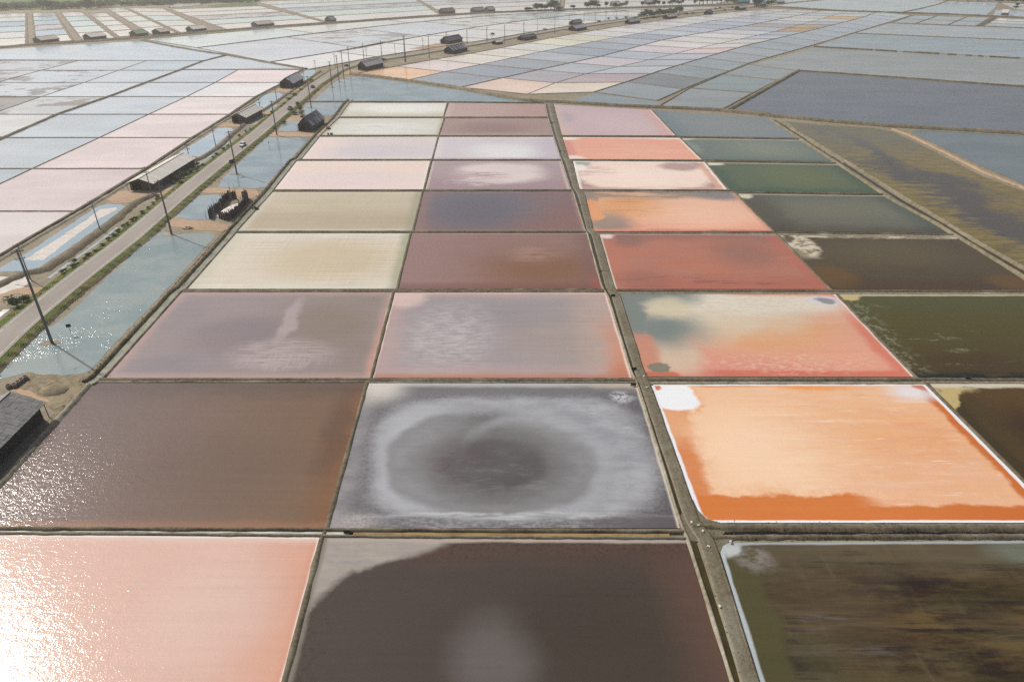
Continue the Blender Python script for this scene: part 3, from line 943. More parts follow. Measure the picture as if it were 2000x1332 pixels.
def rec_C7():
    m = mk('C7', .022, .16)
    c = m.over(tone('EDBE97'), 'F4CFAE', m.ell(1330, 800, 1640, 985, .8))
    c = m.over(c, 'E8AE80', m.ell(1640, 780, 1990, 975, .8), .9)
    c = m.over(c, 'E6B79C', m.mul(m.ell(1650, 890, 2020, 1000, .6), m.speck(.1, .25, .35, .65, 3)), .8)
    c = m.over(c, 'EBC9B2', m.mul(m.speck(.06, .5, .55, .72, 5), m.step(m.u0, .3, .7)), .8)
    c = m.over(c, 'E2A27A', m.mul(m.speck(.05, .12, .55, .7, 9), m.step(m.u0, .25, .7)), .6)
    c = m.over(c, 'EE9A55', m.ell(1500, 744, 1680, 762, .4), .85)
    c = m.over(c, 'E8C3AA', m.mul(m.edge('T', 6, 3), m.speck(.1, .5, .45, .65, 7)), .6)
    # deep orange water along the near bank and both sides
    bw = m.mx(m.edge('B', 3.9, .5, .35), m.mul(m.edge('B', 6.4, .5, .30), m.inv(m.step(m.u, .46, .60))))
    b = m.mx(bw, m.op(m.mul(m.edge('L', 3.7, 1.2, .4), m.step(m.v0, .30, .56)), .85), m.edge('R', 2.3, .7, .6))
    fr = m.mx(m.edge('B', 8.2, 1.8, .4), m.mul(m.edge('L', 5.6, 2.0, .5), m.step(m.v0, .2, .5)), m.edge('R', 4.0, 1.8, .7))
    c = m.over(c, 'E8B38C', m.mul(fr, m.speck(.35, .35, .36, .6, 19)), .75)
    c = m.over(c, 'E3AE8A', m.mul(m.speck(.09, .35, .44, .66, 21), m.step(m.u0, .2, .6)), .55)
    c = m.over(c, 'F3D9C2', m.mul(m.speck(.07, .9, .60, .70, 25), m.step(m.u0, .15, .5)), .6)
    c = m.over(c, 'D27A42', b, .96)
    c = m.over(c, 'C66C3A', m.mul(b, m.step(m.u0, .55, .9)), .6)
    c = m.over(c, 'DE9A68', m.mul(m.edge('L', 5.2, .8, .5), m.inv(m.step(m.v0, .3, .5)), m.step(m.v0, .06, .2)), .7)
    c = m.over(c, 'DC9068', m.mul(m.ell(1286, 752, 1372, 812, .25), m.speck(.5, .5, .4, .6, 2)), .6)
    c = m.over(c, 'F0EFF0', m.mul(m.ell(1274, 744, 1359, 800, .10, 2.6)), 1.0)
    c = m.over(c, 'CC7256', m.ell(1268, 747, 1291, 763, .25), .95)
    c = m.over(c, 'E6E3E6', m.ell(1740, 752, 1822, 780, .8), .85)
    c = m.over(c, 'CC7A60', m.mul(m.ell(1782, 744, 1816, 764, .3), m.inv(m.ell(1748, 757, 1812, 778, .3))), .9)
    c = m.over(c, 'D88A66', m.mul(m.edge('T', 1.0, .3), m.step(m.u0, .12, .2), m.inv(m.step(m.u0, .34, .44))), .8)
    c = m.over(c, 'EDEBEE', m.edge('B', .55, .16, .35), 1.0)
    c = m.over(c, 'EDEBEE', m.rim(.75, .2, .4, sides='LR'), 1.0)
    c = m.over(c, 'EDEBEE', m.mul(m.half((1352, 985), (1392, 1022), .4, .6), m.step(m.v0, .7, .8)), 1.0)
    c = m.over(c, 'F2E9E2', m.edge('T', .5, .2), 1.0)
    return brine(m, c, .25, .6, .025, .03, m.seed)
def rec_C8():
    m = mk('C8', .05, .10)
    c = m.over(tone('473E2C'), '5A4F3A', m.speck(.05, .16, .40, .62, 2))
    c = m.over(c, '372D24', m.mul(m.ell(1560, 1070, 1960, 1200, .7), m.speck(.07, .3, .42, .6, 4)), .9)
    c = m.over(c, '32291F', m.mul(m.ell(1690, 1190, 2000, 1340, .6), m.speck(.06, .25, .40, .6, 6)), .9)
    c = m.over(c, '6B5638', m.mul(m.ell(1720, 1110, 2050, 1300, .6), m.speck(.04, .2, .48, .64, 8)), .8)
    c = m.over(c, '57493C', m.ell(1500, 1100, 1740, 1260, .7), .6)
    c = m.over(c, '565236', m.mul(m.half((1480, 1230), (1600, 1400), 4, 6)), .0)
    c = m.over(c, '565140', m.ell(1440, 1225, 1640, 1420, .6), .7)
    c = m.over(c, '675C4A', m.edge('T', 5.5, 3), .7)
    c = m.over(c, '72796C', m.ell(1930, 1052, 2120, 1100, .5), .8)
    # scraped lines that cross the floor
    s1 = m.step(m.noise(.5, .035, detail=2, seed=44), .56, .68)
    c = m.over(c, '76634E', m.mul(s1, m.speck(.05, .08, .40, .66, 13)), .28)
    s2 = m.step(m.noise(.04, .8, detail=3, rough=.65, seed=47), .50, .66)
    c = m.over(c, '6E5A42', m.mul(s2, m.speck(.04, .10, .40, .62, 33)), .45)
    c = m.over(c, '2B231B', m.mul(m.inv(m.step(m.noise(.05, .9, detail=3, rough=.65, seed=49), .36, .48)), m.speck(.05, .12, .42, .6, 35)), .5)
    c = m.over(c, '6F6663', m.mul(m.ell(1520, 1186, 1650, 1236, .7), m.speck(.12, 1.2, .46, .66, 15)), .6)
    c = m.over(c, '6D6361', m.mul(m.ell(1590, 1258, 1800, 1288, .7), m.speck(.1, 1.2, .46, .66, 16)), .6)
    c = m.over(c, '57523A', m.mul(m.edge('L', 4.6, .9, .5)), .95)
    c = m.over(c, '8D8681', m.mul(m.ell(1440, 1058, 1510, 1115, .5), m.speck(.3, .5, .35, .6, 18)), .8)
    c = m.over(c, 'BFC1C0', m.ell(1396, 1052, 1440, 1090, .35), .95)
    c = m.over(c, 'B9BEC0', m.edge('L', .6, .2, .5), .95)
    c = m.over(c, 'A9AFB0', m.edge('T', .45, .2, .5), .9)
    return brine(m, c, .10, .6, .09, .06, m.seed)
def rec_D1():
    m = mk('D1'); c = m.over(tone('888D8E'), '7E888A', m.edge('L', 7, 5))
    c = m.over(c, '8F9292', m.ell(1360, 230, 1500, 262, .7), .6)
    return brine(m, c, .10, .9, .04, .05, m.seed)
def rec_D2():
    m = mk('D2'); c = m.over(tone('7B817C'), '868A80', m.ell(1430, 275, 1560, 305, .7))
    c = m.over(c, '727B76', m.rim(4, 3, sides='LB'), .8)
    c = m.over(c, 'D6D0BC', m.ell(1322, 268, 1352, 274, .4), .9)
    c = m.over(c, 'B9B8AC', m.edge('T', .8, .5), .8)
    c = m.over(c, '9BA29B', m.ell(1340, 276, 1366, 300, .5), .4)
    return brine(m, c, .10, .9, .04, .05, m.seed)
def rec_D3():
    m = mk('D3'); c = m.over(tone('687062'), '717661', m.ell(1480, 325, 1640, 365, .7))
    c = m.over(c, '5C695E', m.rim(4, 3, sides='LBR'), .8)
    c = m.over(c, 'DCD5C0', m.ell(1370, 315, 1408, 323, .35), .9)
    c = m.over(c, 'A9AC9A', m.edge('T', .7, .4), .7)
    return brine(m, c, .10, .9, .04, .05, m.seed)
def rec_D4():
    m = mk('D4'); c = m.over(tone('6F6E66'), '77766A', m.ell(1530, 390, 1780, 430, .7))
    c = m.over(c, '5E5A53', m.edge('L', 10, 6), .7)
    c = m.over(c, '5D6460', m.edge('R', 6, 4), .7)
    c = m.over(c, '5A544B', m.edge('B', 5, 4), .6)
    c = m.over(c, 'D6CDB6', m.ell(1434, 376, 1470, 388, .35), .9)
    c = m.over(c, 'A9A697', m.edge('T', .8, .5), .8)
    return brine(m, c, .10, .9, .05, .06, m.seed)
def rec_D5():
    m = mk('D5', .05, .12); c = m.over(tone('5E564A'), '665D4E', m.ell(1620, 470, 1850, 520, .7))
    c = m.over(c, '584C40', m.edge('B', 8, 6), .7)
    c = m.over(c, '6F5A3C', m.ell(1580, 520, 1670, 562, .5), .8)
    c = m.over(c, '6E5A3C', m.ell(1930, 535, 2010, 565, .5), .8)
    dry = m.mx(m.ell(1505, 452, 1588, 505, .22), m.mul(m.edge('T', 1.8, .6, 1.2)))
    c = m.over(c, '8F8470', dry, .95)
    c = m.over(c, 'D0C4AE', m.mul(m.ell(1545, 456, 1592, 502, .3), m.speck(.25, .4, .40, .55, 3)), .95)
    c = m.over(c, 'CBBFA9', m.mul(m.edge('T', 2.0, 1.0), m.speck(.12, .4, .5, .6, 4)), .9)
    c = m.over(c, '5E5340', m.ell(1530, 460, 1552, 472, .3), .9)
    return brine(m, c, .12, .8, .06, .06, m.seed)
def rec_D6():
    m = mk('D6', .05, .12); c = m.over(tone('5B553C'), '564C37', m.step(m.v, .35, .9), .8)
    c = m.over(c, '595B44', m.edge('T', 9, 6), .6)
    c = m.over(c, '50452F', m.ell(1800, 690, 2000, 735, .7), .6)
    c = m.over(c, '8E8E74', m.mul(m.ell(1680, 580, 1900, 730, .8), m.speck(.05, .35, .60, .68, 3), m.speck(.8, .8, .4, .6, 9)), .75)
    c = m.over(c, '7C7D68', m.mul(m.edge('L', 4, 2), m.speck(.5, .5, .48, .6, 4)), .8)
    c = m.over(c, '2F3A2B', m.mul(m.edge('B', 2.0, 1.2), m.speck(.1, .5, .35, .5, 5)), .9)
    c = m.over(c, 'C2AC7A', m.ell(1625, 566, 1676, 587, .2), .97)
    c = m.over(c, 'B9AE92', m.edge('T', 1.0, .4), .95)
    return brine(m, c, .12, .8, .05, .06, m.seed)
def rec_D7():
    m = mk('D7', .05, .15); c = m.over(tone('5E4930'), '4B3D28', m.ell(1940, 800, 2200, 900, .6))
    c = m.over(c, '5A4A30', m.edge('T', 5, 3), .6)
    c = m.over(c, '52462B', m.edge('L', 7, 3), .85)
    c = m.over(c, '453F2C', m.edge('L', 2.4, 1), .7)
    dry = m.mul(m.inv(m.half((1868, 815), (1868, 745), .3, 1.4)), m.half((1800, 760), (1868, 815), 9, 0))
    dry = m.mx(m.inv(m.half((1862, 812), (1880, 760), .3, 1.6)), m.ell(1800, 742, 1900, 768, .3))
    c = m.over(c, 'C0AB78', dry, .97)
    c = m.over(c, 'CFC6B2', m.mul(m.edge('T', 1.6, .6)), .95)
    c = m.over(c, '8E8778', m.mul(dry, m.speck(.3, .5, .56, .66, 6)), .8)
    return brine(m, c, .12, .8, .05, .06, m.seed)

PAN_LABEL = {
 'A1': 'pale cream salt pan at the far end of the left column, beside the dark plank shed',
 'A2': 'whitish salt pan with faint green streaks beside the dark plank shed',
 'A3': 'pale pinkish white salt pan between the greenish white pan and the peach pan',
 'A4': 'pale peach salt pan just beyond the first beige clay pan',
 'A5': 'beige clay pan with a small roller at its left edge',
 'A6': 'large beige clay pan with fine scraped stripes across it',
 'A7': 'mauve brine pan with a pale mushroom-shaped salt smear',
 'A8': 'wide brown brine pan with sun glitter at its left side',
 'A9': 'pale pink brine pan washed out by sun glare in the near corner',
 'B1': 'dull rose brine pan in the farthest row of the middle column',
 'B2': 'greyish rose brine pan, second from the far end of the middle column',
 'B3': 'pale lilac-white brine pan in the middle column',
 'B4': 'mauve brine pan with a pale oval salt patch inside',
 'B5': 'dark plum brine pan with a blue-violet stain',
 'B6': 'reddish brown brine pan with a small pale smear right of its middle',
 'B7': 'grey-lilac brine pan with a coral rim at its right side',
 'B8': 'grey brine pan with concentric pale oval rings',
 'B9': 'very dark brown pan with a pale dry far corner in the near row',
 'C1': 'lilac-pink brine pan at the far end of the right column',
 'C2': 'salmon brine pan with pale corners',
 'C3': 'cream-pink pan with a mauve stain at its right end',
 'C4': 'apricot pan with grey stains and an orange tongue at its left end',
 'C5': 'brick red brine pan',
 'C6': 'pan fading from cream and slate to coral red',
 'C7': 'bright orange and peach pan with white salt in its far corners',
 'C8': 'blackish brown pan with scraped lines in the near right corner',
 'D1': 'blue-grey pond at the far end of the rightmost column',
 'D2': 'grey-green pond with a pale far edge beside the salmon pan',
 'D3': 'dark green pond beside the cream-pink pan',
 'D4': 'grey pond beside the apricot pan',
 'D5': 'dark brown pond with a ragged pale dry corner beside the red pan',
 'D6': 'olive green pond with a small yellow dry corner',
 'D7': 'deep brown pond with a yellow dry corner beside the orange pan',
}
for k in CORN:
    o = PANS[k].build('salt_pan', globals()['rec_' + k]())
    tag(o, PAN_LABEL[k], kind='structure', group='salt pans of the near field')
# ------------------------------------------------------------------ banks between the near pans
def ditch(name, line, hw, rgb, z=0.012, rough=.12):
    def topx_(p):
        v = p - Vector((0, 0, CAM_H))
        zc = v.y * CP - v.z * SP
        return 1000 + FOC * v.x / zc, 666 - FOC * (v.y * SP + v.z * CP) / zc
    set_at(*topx_(line[len(line) // 2]))
    m = NM('ditch_water_or_shadow_' + name)
    n = m.noise(.25, .25, detail=4)
    c = m.mix(tone(rgb), m.scale_col(tone(rgb), .7), m.step(n, .4, .65))
    w = m.noise(2.5, 3.5, detail=2)
    m.film(m.math('MULTIPLY', w, .006), rough)
    m.finish(c, .9, spec=0.0)
    pts = resample(line, 3.0)
    return ribbon('ditch_water_or_shadow', offset(pts, hw), offset(pts, -hw), m.mat, z, z)

def ground_line(keys, which):
    """side of a column of pans: which = 'L' or 'R'"""
    out = []
    for k in keys:
        c = PANS[k].c
        out += [c[0], c[3]] if which == 'L' else [c[1], c[2]]
    return out

KA = ['A%d' % i for i in range(1, 10)]
KB = ['B%d' % i for i in range(1, 10)]
KC = ['C%d' % i for i in range(1, 9)]
KD = ['D%d' % i for i in range(1, 8)]

def mid(A, B, f=.5):
    return [a.lerp(b, f) for a, b in zip(A, B)]

# column A | B : one narrow ridge
la, lb = ground_line(KA, 'R'), ground_line(KB, 'L')
bank('earth_bank', mid(la, lb), .50, .26, M_MUD, seed=1.0)
# column C | D : thin ridge with salt on its orange side
lc, ld = ground_line(KC[:7], 'R'), ground_line(KD, 'L')
bank('earth_bank', mid(lc, ld, .6), .55, .24, M_MUD, seed=2.0)

# main bank between B and C : lip, ditch, flat mud bank
lb = ground_line(KB[:8], 'R'); lc0 = ground_line(KC, 'L')
lc0 = lc0[:16]
ext_b = ground_line(['B9'], 'R'); ext_c = ground_line(['C8'], 'L')
LB = ground_line(KB, 'R')
# resample both sides to the same stations
def stations(A, n):
    tot = [0.0]
    for p, q in zip(A, A[1:]):
        tot.append(tot[-1] + (q - p).length)
    out = []
    for i in range(n):
        t = tot[-1] * i / (n - 1)
        j = 0
        while j < len(A) - 2 and tot[j + 1] < t:
            j += 1
        seg = max(1e-6, tot[j + 1] - tot[j])
        out.append(A[j].lerp(A[j + 1], (t - tot[j]) / seg))
    return out
def by_y(A, ys):
    out = []
    for y in ys:
        for p, q in zip(A, A[1:]):
            if (p.y >= y >= q.y) or (q.y >= y >= p.y):
                t = (y - p.y) / (q.y - p.y) if abs(q.y - p.y) > 1e-6 else 0
                out.append(p.lerp(q, t))
                break
        else:
            e = A[0] if abs(A[0].y - y) < abs(A[-1].y - y) else A[-1]
            out.append(e.copy())
    return out
LCx = [P(1082, 204)] + [p for k in KC[1:7] for p in (PANS[k].c[0], PANS[k].c[3])] + [P(1401, 1060), P(1506, 1400)]
ys = [LB[0].y - (LB[0].y - LB[-1].y) * i / 90 for i in range(91)]
SB, SCc = by_y(LB, ys), by_y(LCx, ys)
far, near = slice(0, 52), slice(51, 91)
bank('earth_bank', mid(SB, SCc, .10), .34, .34, M_MUD_PALE, seed=3.0)
bank('earth_bank', mid(SB, SCc, .66), 1.25, .22, M_MUD_GREY, seed=4.0, flat=True, wob=.10)
bank('earth_bank', mid(SB, SCc, .92), .35, .30, M_MUD, seed=4.5)
ditch('main', mid(SB, SCc, .25), .42, '5F5B47')
for f_, i_ in ((.5, 12), (.5, 26), (.5, 44), (.5, 58)):
    a, b = SB[i_], SCc[i_]
    bank('earth_bank', [a.lerp(b, .1), a.lerp(b, .95)], .28, .3, M_MUD_DARK, seed=6.0 + i_)

# rows
def row_line(k1, k2, x0=0.0, x1=0.0):
    c1, c2 = PANS[k1].c, PANS[k2].c
    a = c1[3].lerp(c2[0], .5)
    b = c1[2].lerp(c2[1], .5)
    d = (b - a).normalized()
    gap = abs(c1[3].y - c2[0].y)
    return a - d * x0, b + d * x1, gap

for i in range(1, 8):
    for (K, s) in ((KA, 0), (KB, 1)):
        a, b, gap = row_line(K[i - 1], K[i], .2, .2)
        w = max(.45, min(1.0, gap * .46))
        bank('earth_bank', [a, b], w, .42, M_MUD, seed=10 + i + s * 20)
        if i >= 6:
            bank('earth_bank', [a + Vector((0, -.75, 0)), b + Vector((0, -.75, 0))], .34, .24, M_MUD_PALE, seed=60 + i + s)
for i in range(1, 7):
    a, b, gap = row_line(KC[i - 1], KC[i], .4, .3)
    bank('earth_bank', [a + Vector((0, .2, 0)), b + Vector((0, .2, 0))], max(.5, min(.9, gap * .36)), .42, M_MUD, seed=30 + i)
    if i >= 3:
        bank('earth_bank', [a + Vector((0, -gap * .32, 0)), b + Vector((0, -gap * .32, 0))], max(.35, gap * .2), .2, M_MUD_PALE, seed=80 + i)
    a, b, gap = row_line(KD[i - 1], KD[i], .3, .3)
    bank('earth_bank', [a + Vector((0, .2, 0)), b + Vector((0, .2, 0))], max(.5, min(.9, gap * .36)), .40, M_MUD, seed=40 + i)
    if i >= 4:
        bank('earth_bank', [a + Vector((0, -gap * .3, 0)), b + Vector((0, -gap * .3, 0))], max(.35, gap * .22), .2, M_MUD_PALE, seed=90 + i)

# nearest row: two ridges with a brine ditch between
def px_line(pts, z=0.0):
    return resample(PL(pts, z), 2.0)
bank('earth_bank', px_line([(-90, 1032.5), (250, 1033.5), (640, 1035), (1000, 1037), (1335, 1039)]), .52, .42, M_MUD, seed=101)
bank('earth_bank', px_line([(-90, 1041.0), (250, 1042), (625, 1046), (640, 1047), (1000, 1049.5), (1345, 1051)]), .42, .26, M_MUD_GREY, seed=102)
ditch('left', px_line([(-90, 1037.5), (250, 1038.5), (640, 1041), (690, 1041.5)]), .34, 'E0DACD', .05)
ditch('orange', px_line([(682, 1042), (1000, 1045), (1308, 1046)]), .36, 'A98C60', .05)
# right part of the near row: broad bank, its shadow painted as a dark strip, second bank
bank('earth_bank', px_line([(1352, 1026), (1420, 1030), (1700, 1031), (2090, 1031), (2600, 1033)]), .95, .42, M_MUD, seed=103)
bank('earth_bank', px_line([(1390, 1049), (1500, 1048.5), (1700, 1048), (2330, 1046)]), .62, .30, M_MUD, seed=104)
ditch('dark', px_line([(1345, 1043), (1500, 1041.5), (2330, 1040)]), .4, '2E2A22', .0)  # near-black colour stands in for the broad bank's shadow, no water here
# mud at the rounded corners
sheet('mud_flat', PL([(1326, 1012), (1352, 975), (1362, 995), (1380, 1012), (1412, 1022), (1420, 1034), (1400, 1062), (1345, 1056), (1330, 1040)]), M_MUD_GREY, .06, ragged=.12)
sheet('mud_flat', PL([(1396, 1050), (1440, 1050), (1412, 1066), (1404, 1090), (1420, 1150), (1404, 1140), (1392, 1080)]), M_MUD_GREY, .03, ragged=.1)
sheet('mud_flat', PL([(1238, 738), (1262, 736), (1275, 752), (1250, 752)]), M_MUD_GREY, .2, ragged=.1)

bank('earth_bank', px_line([(-440, 1404), (540, 1404), (1460, 1404), (2720, 1404)]), .7, .4, M_MUD, seed=110)
# ------------------------------------------------------------------ left edge of the near field: ridge, ditch, low bank
EL = [c for k in KA[:7] for c in (PANS[k].c[0], PANS[k].c[3])]
EL = [P(690, 196)] + EL + [P(186, 752)]
el = resample(EL, 1.5)
sg = 1.0
tst = offset(el, 1.0)
if tst[len(tst) // 2].x > el[len(el) // 2].x:
    sg = -1.0                       # offset must go to the left in the photo
bank('earth_bank', offset(el, sg * .45), .42, .34, M_MUD_PALE, seed=201)
ditch('west', offset(el, sg * 1.55), .80, 'A6A597', .02, .3)
bank('earth_bank', offset(el, sg * 3.05), .72, .6, M_SCRUB, seed=202, wob=.3)
# left edge of the brown pan, a pale dry ridge
wl = px_line([(172, 752), (150, 777), (0, 944), (-90, 1042)])
bank('earth_bank', offset(wl, 0.2), .8, .55, M_MUD_PALE, seed=203, wob=.2)
# ------------------------------------------------------------------ road
ROAD_C = [(-1100, 1640), (-690, 1275), (-330, 960), (-150, 805), (-45, 712), (30, 640), (95, 587), (168, 529), (249, 468), (319.5, 407), (362, 371), (416, 328), (467, 288), (503, 260),
          (550.5, 219), (577, 197.5), (614, 166), (652, 141), (674, 131), (705, 123), (750, 114.5), (825, 103), (875, 94.5), (960, 80.8),
          (1020, 70), (1090, 58), (1160, 48.5), (1240, 37), (1300, 30), (1370, 23.5), (1440, 16.8), (1496, 10), (1600, 0)]
RZ = 0.55
rc = resample(PL(ROAD_C, RZ), 4.0)
# light smoothing of the traced line
for _ in range(4):
    rc = [rc[0]] + [(a + b * 2 + c) / 4 for a, b, c in zip(rc, rc[1:], rc[2:])] + [rc[-1]]
tst = offset(rc, 1.0)
SL = 1.0 if tst[60].x < rc[60].x else -1.0      # sign that leads to the left of the road
RHW = 3.6
ribbon('road', offset(rc, SL * RHW), offset(rc, -SL * RHW), M_ROAD, RZ, RZ, across=2)
nr = [p for p in rc if p.length < 420]
for d in (SL * 2.75, -SL * 2.75):
    ribbon('road_marking', offset(nr, d + .10), offset(nr, d - .10), M_PAINT, RZ + .006, RZ + .006)
# verges
ribbon('grass_verge', offset(rc, SL * (RHW - .15)), offset(rc, SL * (RHW + 1.0)), M_GRASS, RZ - .03, RZ - .25, across=2, wob=.1)
ribbon('grass_verge', offset(rc, SL * (RHW + .95)), offset(rc, SL * (RHW + 3.0)), M_GRASS, RZ - .24, .02, across=2, wob=.12)
ribbon('grass_verge', offset(rc, -SL * (RHW - .15)), offset(rc, -SL * (RHW + 1.7)), M_GRASS, RZ - .03, RZ - .2, across=3, wob=.1)
ribbon('earth_bank', offset(rc, -SL * (RHW + 1.6)), offset(rc, -SL * (RHW + 2.9)), M_SCRUB, RZ - .2, -.05, across=3, wob=.25)

# ------------------------------------------------------------------ ponds beside the road
def pond_mat(name, rgb, rgb2=None, wave=1.0, rough=.07, freq=1.0, streak=.05, at=(300, 500)):
    set_at(*at)
    m = NM(name)
    n = m.noise(.06, .09, detail=5)
    c = m.mix(tone(rgb), tone(rgb2 or rgb), m.step(n, .40, .62))
    pt = m.math('ADD', .35, m.math('MULTIPLY', m.step(m.noise(.05, .07, detail=4, rough=.6, seed=6), .38, .60), .65))
    return brine(m, c, rough, wave, streak, .04, patch=pt, seed=len(rgb) + sum(ord(x) for x in name) % 17, freq=freq)

M_CANAL = pond_mat('canal_water', 'A0A6A3', '959F9E', wave=6.4, rough=.13, freq=1.2, at=(260, 560))
M_PONDW = pond_mat('pond_water', 'A6AEB1', '9AA5AA', wave=1.6, rough=.07, at=(500, 320))
M_PALEP = pond_mat('pale_pond_water', 'BDC6CA', 'B2BEC6', wave=.9, rough=.08, at=(430, 270))

sheet('roadside_ground', PL([(172, 738), (441, 448), (655, 226), (690, 196), (640, 150), (520, 250), (300, 440), (-20, 715), (-120, 800), (-90, 1040), (150, 775)]), M_GROUND, -.03)

def pond(poly, mat, ragged=.35, z=.0, label=None, step=1.5):
    return sheet('pond_water', PL(poly, z), mat, z, ragged=ragged, step=step, label=label)

pond([(-60, 762), (-20, 722), (0, 708), (50, 672), (87, 643), (131, 617), (163, 585), (223, 530), (265, 489), (300, 462), (318, 452), (345, 459), (375, 455), (412, 457), (420, 462),
      (395, 489), (349, 542), (263, 631), (168, 730), (110, 734), (75, 732), (58, 727), (0, 741)], M_CANAL, label='sparkling grey-blue canal beside the road in the left foreground')
pond([(390, 383), (415, 380), (441, 382), (430, 400), (412, 428), (380, 430), (342, 425), (352, 412), (365, 402)], M_PONDW, label='small pond beside the roofless plank enclosure')
pond([(425, 366), (432, 352), (455, 330), (475, 311), (492, 298), (512, 275), (525, 268), (570, 270), (607, 268), (590, 287), (560, 320), (536, 345), (518, 366), (500, 368), (460, 367)], M_PONDW, label='grey pond between the road and the pinkish white pans')
pond([(560, 237.5), (574, 236), (590, 238), (587, 250), (582, 256), (565, 257), (543, 256), (550, 247)], M_PONDW, .25, label='small dark pond at the gable of the dark plank shed')
pond([(592, 212), (600, 202), (630, 200.5), (672, 200.5), (664, 213), (655, 224), (640, 226), (621, 226), (596, 224)], M_PONDW, .25, label='grey pond behind the dark plank shed')
pond([(611, 198), (630, 182), (655, 160), (672, 152), (692, 150.5), (730, 153), (796, 162), (894, 176), (1005, 196), (1040, 200), (900, 199), (700, 198)], M_PONDW, .3, label='long grey triangular pond beside the road bend')
bank('earth_bank', px_line([(594, 199.5), (680, 199.5), (880, 200), (1062, 202)]), .7, .5, M_MUD, seed=301)
# left of the road
sheet('roadside_ground', PL([(-300, 700), (-200, 660), (0, 512), (150, 420), (290, 338), (380, 275), (452, 232), (502, 196), (556, 166), (596, 138), (645, 134), (610, 165), (545, 215), (450, 292), (300, 408), (180, 512), (60, 600), (-60, 700), (-330, 930)]), M_GROUND, -.028)

def salt_pond():
    set_at(120, 470)
    m = NM('salt_edged_pond')
    c = tone('A8B1B6')
    return brine(m, c, .08, .7, .05, .04, 3)
pond([(-60, 566), (-8, 528), (38, 501), (68, 484), (112, 455), (158, 425), (191, 403), (209, 399.5), (235, 399.5), (246, 404), (228, 418), (203, 436), (160, 467), (108, 502), (70, 527.5), (40, 530), (0, 531)], salt_pond(), .3, label='long roadside pond with a pale salt floor and blue rim')
sheet('salt_flat', PL([(48, 508), (80, 487), (120, 462), (165, 432), (196, 409), (228, 405), (226, 411), (190, 430), (150, 458), (118, 482), (85, 508), (60, 509)], .012), M_SALT_FLOOR, .014, ragged=.3, step=1.2)
pond([(349, 298), (375, 283), (400, 268), (424, 251), (440, 249.5), (454, 250.5), (456, 254), (440, 268), (421, 285), (404, 298), (390, 306), (372, 305)], M_PALEP, .25, label='pale roadside pond between the long grey shed and the next shed')
pond([(493, 206), (508, 193), (522, 182.5), (545, 181.5), (559, 182.5), (540, 195), (512, 214), (503, 213)], M_PALEP, .2, label='small pale pond between two roadside sheds')
pond([(579, 148), (594, 138), (621, 137.5), (612, 146), (598, 158), (586, 153)], M_PALEP, .2, label='small pale pond beside the farthest left-hand shed')
# strips of standing water at the foot of the left verge
wl1 = offset([p for p in rc if 130 < p.y < 420 and p.length < 430], SL * (RHW + 5.0))
for (y0, y1, hw) in ((139, 158, .8), (171, 215, .55), (240, 330, .8), (345, 420, .9)):
    seg = [p for p in wl1 if y0 < p.y < y1]
    if len(seg) > 2:
        ditch('verge', seg, hw, 'AEB4B2', .0)
# bank between the roadside ponds and the ditch, and the bank of the pink pans
bank('earth_bank', px_line([(-40, 574), (45, 536), (90, 526), (128, 502), (180, 464), (225, 430), (262, 398), (300, 380)]), 2.1, .75, M_MUD_DARK, seed=310, wob=.22)
bank('earth_bank', px_line([(372, 318), (395, 309), (428, 288), (462, 256), (500, 226)]), 1.5, .7, M_MUD_DARK, seed=311, wob=.25)
bank('earth_bank', px_line([(505, 222), (540, 200), (568, 180), (600, 158), (626, 140)]), 1.2, .6, M_MUD_DARK, seed=312, wob=.25)
E1 = [(-290, 690), (-140, 588), (-32, 520), (0, 500), (75, 456), (150, 413), (220, 371), (287, 330), (378, 269.5), (451, 224), (502, 189.5), (556, 162), (591, 137)]
bank('earth_bank', px_line(E1), .55, .45, M_MUD, seed=313)
bank('earth_bank', offset(px_line(E1), -SL * 1.9), .9, .4, M_MUD_PALE, seed=314, wob=.25)
